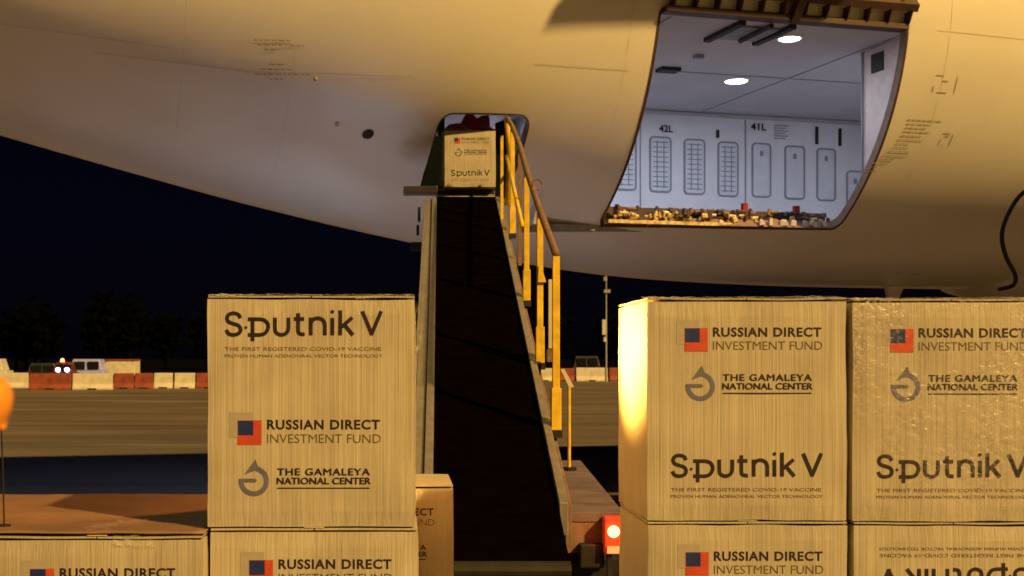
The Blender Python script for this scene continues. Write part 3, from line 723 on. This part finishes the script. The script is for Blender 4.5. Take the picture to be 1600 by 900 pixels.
crumple('torn_tape', [(-.02, .02, CH+.016), (.10, .12, CH+.030), (.09, .16, CH+.024), (-.05, .07, CH+.018)], 0, M['film2'], 5, .010, fl, n=26)
crumple('torn_film', [(.04, -.006, CH-.014), (.14, -.006, CH-.018), (.14, .02, CH+.012), (.03, .02, CH+.012)], 0, M['film2'], 9, .005, fl, n=16)
# brown sheet added over the low left cartons, its colour painting shade there
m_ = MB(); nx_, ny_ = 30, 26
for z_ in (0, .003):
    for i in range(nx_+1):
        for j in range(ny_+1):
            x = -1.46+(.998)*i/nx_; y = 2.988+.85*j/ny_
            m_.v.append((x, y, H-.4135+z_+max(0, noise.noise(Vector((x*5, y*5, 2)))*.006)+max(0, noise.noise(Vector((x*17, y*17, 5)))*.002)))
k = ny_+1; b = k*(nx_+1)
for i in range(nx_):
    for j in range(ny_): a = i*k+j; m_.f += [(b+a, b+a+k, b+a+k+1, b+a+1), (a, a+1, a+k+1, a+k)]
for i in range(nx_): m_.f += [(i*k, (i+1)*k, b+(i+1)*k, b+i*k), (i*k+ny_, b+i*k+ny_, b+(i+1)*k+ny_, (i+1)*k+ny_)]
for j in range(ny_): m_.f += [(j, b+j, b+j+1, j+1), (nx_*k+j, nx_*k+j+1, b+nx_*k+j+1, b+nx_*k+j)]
tag(build('painted_shade_sheet', m_, mat('shade_brown_sheet', (.25, .135, .09), .55, var=.22, vscale=5, bump=.2, bscale=14, coat=.2), base=(-.96, 3.4, H-.41), smooth=True), 'reddish brown sheet added as painted shade over the low cartons at the left', 'cardboard sheet')
# roller carts carrying the cartons
def cart(x0, x1, y0, y1, z, label):
    r = empty('cargo_dolly', ((x0+x1)/2, (y0+y1)/2, 0), label, 'dolly', 'low dollies carrying the cartons')
    build('deck_plate', MB().box(x0, x1, y0, y1, z-.05, z), M['deck'], r)
    build('side_frame', MB().box(x0, x1, y0, y0+.06, z-.17, z-.052).box(x0, x1, y1-.06, y1, z-.17, z-.052), M['yellow'], r)
    for x in (x0+.15, x1-.15):
        for y in (y0+.12, y1-.12):
            build('wheel', MB().tube([(x-.04, y, .2), (x+.04, y, .2)], .2, 20), M['tyre'], r)
            build('wheel_fork', MB().box(x-.07, x-.05, y-.04, y+.04, .18, z-.172).box(x+.05, x+.07, y-.04, y+.04, .18, z-.172), M['black'], r)
cart(-1.46, .25, 2.93, 4.55, H-.981, 'low dolly under the left group of cartons')
cart(.58, 1.80, 3.10, 4.6, H-.970, 'low dolly under the right group of cartons')
# cartons of the second row stand behind; amber lamp standing there throws the yellow glow
lp = empty('work_lamp', (-.10, 3.74, H-.405), 'small amber work lamp standing behind the left stack, shining on the right pile', 'lamp')
lh = Vector((-.10, 3.74, H+.03)); tgt = Vector((.615, 3.40, H+.05)); dl = (tgt-lh).normalized()
build('lamp_stem', MB().tube([(-.10, 3.74, H-.404), (-.10, 3.74, H-.01)], .012, 8), M['black'], lp)
build('lamp_base', MB().tube([(-.10, 3.74, H-.404), (-.10, 3.74, H-.385)], .07, 16), M['black'], lp)
build('lamp_head', MB().tube([lh-dl*.06, lh-dl*.03, lh+dl*.03], [.02, .045, .055], 16), M['black'], lp)
build('lamp_lens', MB().tube([lh+dl*.031, lh+dl*.036], .048, 16), M['ambl'], lp)
ld = bpy.data.lights.new('amber_spot', 'SPOT'); ld.energy = 650; ld.color = (1, .50, .08); ld.spot_size = radians(40); ld.spot_blend = 1; ld.shadow_soft_size = .04
lo = bpy.data.objects.new('amber_spot', ld); S.collection.objects.link(lo); lo.location = lh+dl*.05; lo.rotation_euler = (-dl).to_track_quat('Z', 'Y').to_euler()

ld = bpy.data.lights.new('amber_glow', 'POINT'); ld.energy = 26; ld.color = (1, .42, .07); ld.shadow_soft_size = .04
lo = bpy.data.objects.new('amber_glow', ld); S.collection.objects.link(lo); lo.location = lh+Vector((.0, 0, .09))
# ------------------------------------------------------------------ belt loader
BW = .57
def bz(D): return -.848+(D-5.26)*.3373+H
def bx(D): return .1625+.0312*(D-6.2)
bl = empty('belt_loader', (.5, 8.5, 0), 'black belt loader rising to the small aircraft door, yellow handrail on its right', 'belt loader')
m_ = MB(); n = 60; D0, D1 = 5.26, 12.50
for i in range(n+1):
    D = D0+(D1-D0)*i/n
    for s in range(5): m_.v.append((bx(D)+BW*s/4, D, bz(D)))
for i in range(n+1):
    D = D0+(D1-D0)*i/n
    for s in range(5): m_.v.append((bx(D)+BW*s/4, D, bz(D)-.06))
o = 5*(n+1)
for i in range(n):
    for s in range(4): a = 5*i+s; m_.f += [(a, a+1, a+6, a+5), (o+a, o+a+5, o+a+6, o+a+1)]
m_.f += [(s, o+s, o+s+1, s+1) for s in range(4)]+[(5*n+s, 5*n+s+1, o+5*n+s+1, o+5*n+s) for s in range(4)]
build('belt', m_, M['rubber'], bl)
m_ = MB()
D = D0+.1
while D < D1-.05:
    m_.hexa([(bx(D)+.03, D, bz(D)+.0005), (bx(D)+BW-.03, D, bz(D)+.0005), (bx(D)+BW-.03, D+.02, bz(D+.02)+.0005), (bx(D)+.03, D+.02, bz(D+.02)+.0005), (bx(D)+.03, D, bz(D)+.006), (bx(D)+BW-.03, D, bz(D)+.006), (bx(D)+BW-.03, D+.02, bz(D+.02)+.006), (bx(D)+.03, D+.02, bz(D+.02)+.006)]); D += .16
rb = build('belt_ribs', m_, M['rubber'], bl); rb['kind'] = 'stuff'
def slope_bar(name, xo0, xo1, zo0, zo1, D0, D1, m, parent=bl, xe=0):
    return build(name, MB().hexa([(bx(D0)+xo0, D0, bz(D0)+zo0), (bx(D0)+xo1, D0, bz(D0)+zo0), (bx(D1)+xo1+xe, D1, bz(D1)+zo0), (bx(D1)+xo0+xe, D1, bz(D1)+zo0),
                              (bx(D0)+xo0, D0, bz(D0)+zo1), (bx(D0)+xo1, D0, bz(D0)+zo1), (bx(D1)+xo1+xe, D1, bz(D1)+zo1), (bx(D1)+xo0+xe, D1, bz(D1)+zo1)]), m, parent, bevel=.004)
slope_bar('side_rail', -.045, -.002, -.12, .035, 5.5, 12.3, M['alu'])
slope_bar('side_rail', -.105, -.048, -.10, .012, 5.5, 12.3, M['alu'])
slope_bar('rail_lip', -.120, -.106, -.16, .022, 5.5, 12.3, M['alu'])
slope_bar('side_rail', BW+.002, BW+.042, -.12, .03, 5.75, 12.35, M['alu'])
slope_bar('boom_side_plate', BW+.044, BW+.075, -.24, -.05, 5.9, 12.2, M['brown'])
slope_bar('boom_side_plate', -.10, -.07, -.26, -.121, 5.9, 12.2, M['black'])
slope_bar('boom_underframe', .05, BW-.05, -.22, -.07, 5.6, 12.1, M['black'])
build('head_plate', MB().box(bx(12.55), bx(12.55)+BW, 12.56, 13.0, H+1.62, H+1.664), M['black'], bl)
build('head_roller', MB().tube([(bx(12.55), 12.53, bz(12.5)-.02), (bx(12.55)+BW, 12.53, bz(12.5)-.02)], .045, 14), M['alu'], bl)
build('tail_roller', MB().tube([(bx(5.26), 5.25, bz(5.26)-.03), (bx(5.26)+BW, 5.25, bz(5.26)-.03)], .04, 14), M['black'], bl)
build('rear_bumper', MB().box(bx(5.2)-.02, bx(5.2)+BW+.04, 5.3, 5.42, H-1.10, H-.93), M['brown'], bl, bevel=.01)
build('lift_ram', MB().tube([(.45, 8.2, H-1.0), (.6, 10.2, bz(10.2)-.2)], .05, 12).tube([(.75, 8.2, H-1.0), (.86, 10.2, bz(10.2)-.2)], .05, 12), M['alu'], bl)
# chassis and deck on the right of the belt
build('chassis', MB().hexa([(.10, 6.3, H-1.25), (1.2, 6.3, H-1.25), (1.3, 9.6, H-1.25), (.10, 9.6, H-1.25), (.10, 6.3, H-1.0), (1.2, 6.3, H-1.0), (1.3, 9.6, H-1.0), (.10, 9.6, H-1.0)]), M['black'], bl)
for i in range(7):
    a = 6.2+i*.45; b_ = a+.435; xr = lambda d: 1.09+(d-6.2)*.075; xl = lambda d: bx(d)+BW+.08
    build('deck_plate', MB().hexa([(xl(a), a, H-.80), (xr(a), a, H-.80), (xr(b_), b_, H-.80), (xl(b_), b_, H-.80), (xl(a), a, H-.75), (xr(a), a, H-.75), (xr(b_), b_, H-.75), (xl(b_), b_, H-.75)]), M['deck'], bl, bevel=.004)
build('rear_panel', MB().box(.80, 1.08, 6.205, 6.24, H-.95, H-.802), M['brown'], bl)
build('hitch_block', MB().box(.87, .99, 6.16, 6.30, H-1.02, H-.90), M['black'], bl, bevel=.01)
lb = build('tail_lamp', MB().box(.985, 1.075, 6.12, 6.20, H-.945, H-.765), M['redglass'], bl, bevel=.008)
build('lamp_bulb', MB().tube([(1.028, 6.119, H-.835), (1.028, 6.108, H-.835)], [.030, .022], 16), M['redlens'], lb)
build('number_plate', MB().box(.995, 1.068, 6.112, 6.119, H-.940, H-.905), M['bwhite'], lb)
pl = bpy.data.lights.new('tail_lamp_glow', 'POINT'); pl.energy = .8; pl.color = (1, .16, .05); pl.shadow_soft_size = .03
po = bpy.data.objects.new('tail_lamp_glow', pl); S.collection.objects.link(po); po.location = (1.028, 6.06, H-.835)
for x in (1.0, 1.055): build('stand_leg', MB().box(x, x+.022, 6.13, 6.16, H-1.5, H-.946), M['black'], bl)
for x, y in ((.2, 6.6), (1.1, 6.7), (.2, 9.2), (1.2, 9.2)):
    w_ = build('wheel', MB().tube([(x-.1, y, .33), (x+.1, y, .33)], .33, 24), M['tyre'], bl)
    build('rim', MB().tube([(x-.103, y, .33), (x+.103, y, .33)], .17, 16), M['alu'], w_)
# handrail
posts = [(6.66, .816, 0), (7.69, .845, 0), (8.98, .892, 0), (10.97, .968, 0)]
for D, x, _ in posts:
    z0 = bz(D)-.12; p_ = MB().box(x-.019, x+.019, D-.014, D+.014, z0+.12, z0+1.03)
    p = build('handrail_post', p_, M['yellow'], bl, bevel=.003)
    build('post_sleeve', MB().box(x-.026, x+.026, D-.026, D+.026, z0+.12, z0+.34), M['yellow'], p, bevel=.003)
    build('post_foot', MB().box(x-.03, x+.03, D-.03, D+.03, z0+.08, z0+.119), M['black'], p)
build('handrail_post', MB().box(.926, .954, 9.99, 10.02, bz(10)-.02, bz(10)+.86), M['brown'], bl)
build('handrail_post', MB().box(.90, .925, 11.4, 11.43, bz(11.4)-.02, bz(11.4)+.78), M['yellow'], bl)
rail = [(x, D, bz(D)+.925) for D, x, _ in posts]; rail = [rail[0], rail[1], rail[2], (.94, 10, bz(10)+.925), rail[3], (1.0, 11.9, bz(11.9)+.86)]
build('top_rail', MB().tube(rail, .021, 10), M['brown'], bl, smooth=True)
build('mid_rail', MB().tube([(.87, 8.98, bz(8.98)+.5), (.96, 10.97, bz(10.97)+.48), (1.02, 12.2, bz(12.2)+.45)], .016, 8), M['yellow'], bl, smooth=True)
build('rail_end', MB().tube([(1.0, 11.9, bz(11.9)+.86), (1.05, 12.1, bz(12.1)+.45), (1.02, 12.1, bz(12.1)+.0)], .03, 8), M['yellow'], bl, smooth=True)
build('rail_hook', MB().tube([(.895+.03*cos(a), 8.3, bz(8.3)+.96+.035*sin(a)) for a in [i*.6 for i in range(10)]], .007, 6), M['brown'], bl, smooth=True)
build('spare_bar', MB().box(.882, .905, 7.55, 7.58, H+.06, H+.47), M['bwhite'], bl)
build('spare_bar_holder', MB().box(.872, .915, 7.53, 7.60, H-.02, H+.055), M['brown'], bl)
build('rail_bracket', MB().hexa([(.83, 7.66, H+.46), (.88, 7.66, H+.46), (.88, 7.70, H+.46), (.83, 7.70, H+.46), (.835, 7.66, H+.56), (.85, 7.66, H+.56), (.85, 7.70, H+.56), (.835, 7.70, H+.56)]), M['yellow'], bl)
mp_ = build('marker_pole', MB().tube([(1.13, 8.5, H-.749), (1.13, 8.5, H-.15)], .011, 8), M['yellow'], bl)
build('pole_foot', MB().tube([(1.13, 8.5, H-.748), (1.13, 8.5, H-.728)], .05, 12), M['black'], mp_)
build('pale_strap', MB().hexa([(1.06, 8.4, H-.07), (1.085, 8.4, H-.07), (1.085, 8.41, H-.07), (1.06, 8.41, H-.07), (1.115, 8.4, H-.19), (1.15, 8.4, H-.19), (1.15, 8.41, H-.19), (1.115, 8.41, H-.19)]), M['bwhite'], bl)
# head of the boom: side wings, guards
build('head_tray', MB().box(.03, .36, 12.25, 12.5, H+1.60, H+1.665), M['vdark'], bl, bevel=.008)
build('rubber_guard', MB().hexa([(.19, 12.30, H+1.666), (.40, 12.30, H+1.666), (.41, 12.40, H+1.666), (.20, 12.40, H+1.666), (.33, 12.30, H+2.15), (.40, 12.30, H+2.16), (.41, 12.34, H+2.16), (.34, 12.34, H+2.15)]), M['green'], bl)
build('rubber_guard', MB().hexa([(.945, 12.62, H+1.60), (1.07, 12.62, H+1.60), (1.07, 12.7, H+1.60), (.945, 12.7, H+1.60), (.945, 12.62, H+2.34), (1.07, 12.62, H+2.38), (1.07, 12.7, H+2.38), (.945, 12.7, H+2.34)]), M['green'], bl)
build('hinge_pin', MB().box(.165, .19, 12.0, 12.1, H+1.30, H+1.43).box(.15, .175, 11.8, 11.9, H+1.15, H+1.24), M['black'], bl)
# work lights under the boom, facing aft under the aircraft
wl = build('work_light', MB().box(.18, .42, 9.75, 9.85, H-.20, H-.04), M['black'], bl)
build('light_lens', MB().box(.20, .40, 9.852, 9.86, H-.18, H-.06), M['cool'], wl)
gs = bpy.data.lights.new('boom_ground_light', 'SPOT'); gs.energy = 2200; gs.color = (.55, .68, 1); gs.spot_size = radians(86); gs.spot_blend = .45; gs.shadow_soft_size = .1
go = bpy.data.objects.new('boom_ground_light', gs); S.collection.objects.link(go); go.location = (.30, 9.95, H-.12)
go.rotation_euler = (-Vector((-.34, .86, -.62))).to_track_quat('Z', 'Y').to_euler()
wl = build('head_light', MB().box(.10, .22, 12.0, 12.06, H+1.02, H+1.10), M['black'], bl)
build('light_lens', MB().box(.11, .21, 12.061, 12.066, H+1.03, H+1.09), M['cool'], wl)
hl_ = bpy.data.lights.new('boom_head_light', 'SPOT'); hl_.energy = 24; hl_.color = (.5, .68, 1); hl_.spot_size = radians(110); hl_.spot_blend = 1; hl_.shadow_soft_size = .05
ho = bpy.data.objects.new('boom_head_light', hl_); S.collection.objects.link(ho); ho.location = (.10, 12.0, H+.95)
ho.rotation_euler = (-Vector((-.75, .6, -.05))).to_track_quat('Z', 'Y').to_euler()
# wrapped bags just inside the small door
wrapb = empty('red_bag', (.78, 13.05, H+1.36), 'red bag under crumpled clear film just inside the small aft door', 'bag')
m_ = MB(); nn1 = 16
for i in range(nn1+1):
    for j in range(nn1):
        a = pi*i/nn1; b = 2*pi*j/nn1; r = 1+.55*noise.noise(Vector((sin(a)*cos(b)*1.9, sin(a)*sin(b)*1.9, cos(a)*1.9)))
        m_.v.append((.73+.25*r*sin(a)*cos(b), 12.98+.1*r*sin(a)*sin(b), H+2.26+.21*r*cos(a)))
for i in range(nn1):
    for j in range(nn1): m_.f.append((i*nn1+j, i*nn1+(j+1) % nn1, (i+1)*nn1+(j+1) % nn1, (i+1)*nn1+j))
build('bag_body', m_, M['red'], wrapb, smooth=True)
build('bag_strap', MB().tube(smooth_pts([(.48, 12.7, H+2.20), (.56, 12.72, H+2.36), (.66, 12.74, H+2.30), (.78, 12.76, H+2.25), (.9, 12.8, H+2.25)]), .014, 8), M['film2'], wrapb, smooth=True)
fm = crumple('clear_wrap', [(.40, 12.45, H+1.75), (.45, 12.5, H+1.75), (.52, 12.55, H+2.36), (.40, 12.45, H+2.2)], 0, M['film2'], 21, .03, None, n=24)
fm.parent = wrapb; fm.location = -wrapb.location

bd = bpy.data.lights.new('bulk_lamp', 'AREA'); bd.size = .2; bd.energy = 5; bd.color = (.85, .85, 1)
bo = bpy.data.objects.new('bulk_lamp', bd); S.collection.objects.link(bo); bo.location = F(4.35, 13.2, 2.5)
bl2 = build('bulk_ceiling_light', fq(4.3, 4.45, 13.1, 13.3, 2.545, 2.559), M['lens'], plane)
# ------------------------------------------------------------------ far barriers, vehicles, lamp post
def barrier_mesh(L, name):
    m_ = MB(); prof = [(-.30, 0), (.30, 0), (.30, .10), (.16, .34), (.11, .93), (-.11, .93), (-.16, .34), (-.30, .10)]; n = len(prof)
    for x in (-L/2, L/2):
        for y, z in prof: m_.v.append((x, y, z))
    m_.f = [tuple(range(n-1, -1, -1)), tuple(range(n, 2*n))]+[(i, (i+1) % n, n+(i+1) % n, n+i) for i in range(n)]
    return m_
def bar_at(px0, px1, D, m, label, scale=1):
    x0, x1 = (px0-625)/1984*D, (px1-625)/1984*D
    o = link('barrier', barrier_mesh(x1-x0-.05, 'barrier').mesh('barrier'), m, None, ((x0+x1)/2, D, 0), .02)
    o.scale.z = scale; o.scale.y = .8
    h_ = link('lifting_slot', MB().box(-.25, .25, -.335, -.25, .02, .09).mesh('slot'), M['black'], o)
    return tag(o, label, 'barrier', 'red and white barriers across the apron')
bar_at(-40, 44, 77, M['bwhite'], 'white barrier at the left frame edge')
bar_at(45, 112, 73, M['bred'], 'long red brown barrier nearest the left frame edge', 1.0)
bar_at(113, 176, 73, M['bwhite'], 'long white barrier between two red ones')
bar_at(177, 209, 75, M['bred'], 'red barrier under the pale truck box, left one of the pair'); bar_at(210, 239, 75.2, M['bred'], 'red barrier right of the pale truck box, right one of the pair')
bar_at(240, 270, 76, M['bwhite'], 'short white barrier left of another white one')
bar_at(272, 305, 76, M['bwhite'], 'short white barrier second from the left carton stack')
bar_at(306, 345, 76, M['bred'], 'red barrier disappearing behind the left carton stack')
bar_at(836, 866, 100, M['bwhite'], 'white barrier seen through the handrail posts', 1.1)
bar_at(868, 897, 100, M['bred'], 'red barrier just right of the handrail', 1.1)
bar_at(899, 949, 100, M['bwhite'], 'white barrier at the foot of the lamp post', 1.15)
bar_at(951, 1000, 100, M['bred'], 'red barrier right of the lamp post foot, beside the glowing carton', 1.15)

def vehicle(name, x, y, L, Wd, Ht, m, label, cat, cab=True, box=None):
    r = empty(name, (x, y, 0), label, cat)
    hb = Ht*.52
    build('body', MB().box(x-L/2, x+L/2, y-Wd/2, y+Wd/2, .35, hb), m, r, bevel=.08)
    tx0, tx1 = (x-L/2+.1, x+L/2-.1) if not cab else (x-L*.35, x+L*.4)
    build('cabin', MB().hexa([(tx0, y-Wd/2+.03, hb+.001), (tx1, y-Wd/2+.03, hb+.001), (tx1, y+Wd/2-.03, hb+.001), (tx0, y+Wd/2-.03, hb+.001), (tx0+.25, y-Wd/2+.15, Ht), (tx1-.25, y-Wd/2+.15, Ht), (tx1-.25, y+Wd/2-.15, Ht), (tx0+.25, y+Wd/2-.15, Ht)]), m, r, bevel=.06)
    for k in range(2):
        a = tx0+.35+k*(tx1-tx0-.4)/2
        build('side_window', MB().box(a, a+(tx1-tx0)*.33, y-Wd/2+.0, y-Wd/2+.06, hb+.1, Ht-.18), M['glass'], r)
    for wx in (x-L*.32, x+L*.32):
        for wy in (y-Wd/2, y+Wd/2-.2):
            w_ = build('wheel', MB().tube([(wx, wy, .33), (wx, wy+.2, .33)], .33, 16), M['tyre'], r); build('rim', MB().tube([(wx, wy-.01, .33), (wx, wy+.21, .33)], .18, 12), M['alu'], w_)
    return r
def fx(px, D): return (px-625)/1984*D
vehicle('parked_van', fx(138, 92), 92, 2.6, 1.9, 1.75, M['vlav'], 'lilac van parked behind the white barrier at the left', 'van', cab=False)
v = vehicle('parked_pickup', fx(-14, 92), 92, 2.7, 1.8, 1.78, M['vwhite'], 'white vehicle at the left frame edge behind the barriers', 'car')
t = empty('box_truck', (fx(188, 95), 95, 0), 'low truck with pale cargo box and rust red roof edge, far left', 'truck')
X0, X1 = fx(163, 95), fx(214, 95)
build('cargo_box', MB().box(X0+.3, X1, 94, 96, .55, 1.62), M['bwhite'], t, bevel=.03)
build('roof_edge', MB().box(X0+.1, X1+.03, 93.95, 96.05, 1.621, 1.74), M['bred'], t)
build('cab_panel', MB().box(X0, X0+.299, 94.05, 95.95, .5, 1.60), M['bred'], t)
for xx in (X0+.4, X1-.5):
    build('wheel', MB().tube([(xx, 94, .35), (xx, 94.25, .35)], .35, 16), M['tyre'], t); build('wheel', MB().tube([(xx, 95.7, .35), (xx, 95.95, .35)], .35, 16), M['tyre'], t)
tr = vehicle('tow_tractor', fx(100, 90), 90, 1.9, 1.6, 1.55, M['vred'], 'dark tractor with a lit red beacon and pale headlights behind the barriers', 'tractor')
xb = fx(101, 90)
build('beacon', MB().tube([(xb, 89.3, 1.56), (xb, 89.3, 1.74), (xb, 89.3, 1.80)], [.14, .12, .04], 14), M['redlens'], tr, smooth=True)
for px in (95, 109): build('headlight', MB().tube([(fx(px, 90), 89.18, 1.0), (fx(px, 90), 89.12, 1.0)], .16, 14), M['cool'], tr)
vehicle('dark_van', fx(914, 112), 112, 2.6, 1.9, 2.0, M['vdark'], 'dark van beyond the barriers between handrail and lamp post', 'van', cab=False)
vehicle('dark_car', fx(68, 95), 95, 3.0, 1.7, 1.45, M['vdark'], 'dark car between the white vehicle and the beacon tractor, far left', 'car')
xp = fx(946.5, 95)
lpst = empty('lamp_post', (xp, 95, 0), 'slim grey pole with small pale box, rising beyond the right barriers', 'pole')
build('pole', MB().tube([(xp, 95, 0), (xp, 95, H+6.6)], [.09, .05], 10), M['pole'], lpst)
build('control_box', MB().box(xp-.33, xp-.06, 94.8, 95.05, H+1.75, H+2.9), M['vwhite'], lpst, bevel=.03)
build('camera_head', MB().box(xp-.18, xp+.3, 94.85, 95.1, H+4.9, H+5.15).box(xp-.2, xp+.05, 94.85, 95.1, H+5.8, H+6.1), M['pole'], lpst)
build('insulator', MB().tube([(xp-.15, 94.9, H+1.25), (xp-.15, 94.9, H+1.6)], [.12, .1], 10), M['vwhite'], lpst)
# orange cord end close by at the left edge, out of focus
oc = empty('orange_cord', (-.30, .82, H-.10), 'out of focus orange cord end poking in at the left frame edge', 'cord')
build('cord', MB().tube(smooth_pts([(-.60, .95, H-.30), (-.42, .88, H-.16), (-.31, .83, H-.075), (-.275, .82, H-.040), (-.262, .82, H-.030), (-.252, .82, H-.030)]), [.012]*10+[.014]*6+[.016]*4+[.017]*3+[.013, .010, .002], 16), M['orange'], oc, smooth=True)
# thin dark stanchion with foot on the far left carton
st_ = empty('thin_stanchion', (fx(6, 3.10), 3.10, H-.412), 'thin dark wire standing on the far left carton at the frame edge', 'wire')
build('wire', MB().tube([(fx(6, 3.10), 3.10, H-.409), (fx(4, 3.10), 3.10, H-.28), (fx(1, 3.10), 3.10, H-.15)], .0022, 6), M['black'], st_)
build('wire_foot', MB().tube([(fx(5, 3.10), 3.10, H-.412), (fx(5, 3.10), 3.10, H-.406)], .018, 10), M['black'], st_)
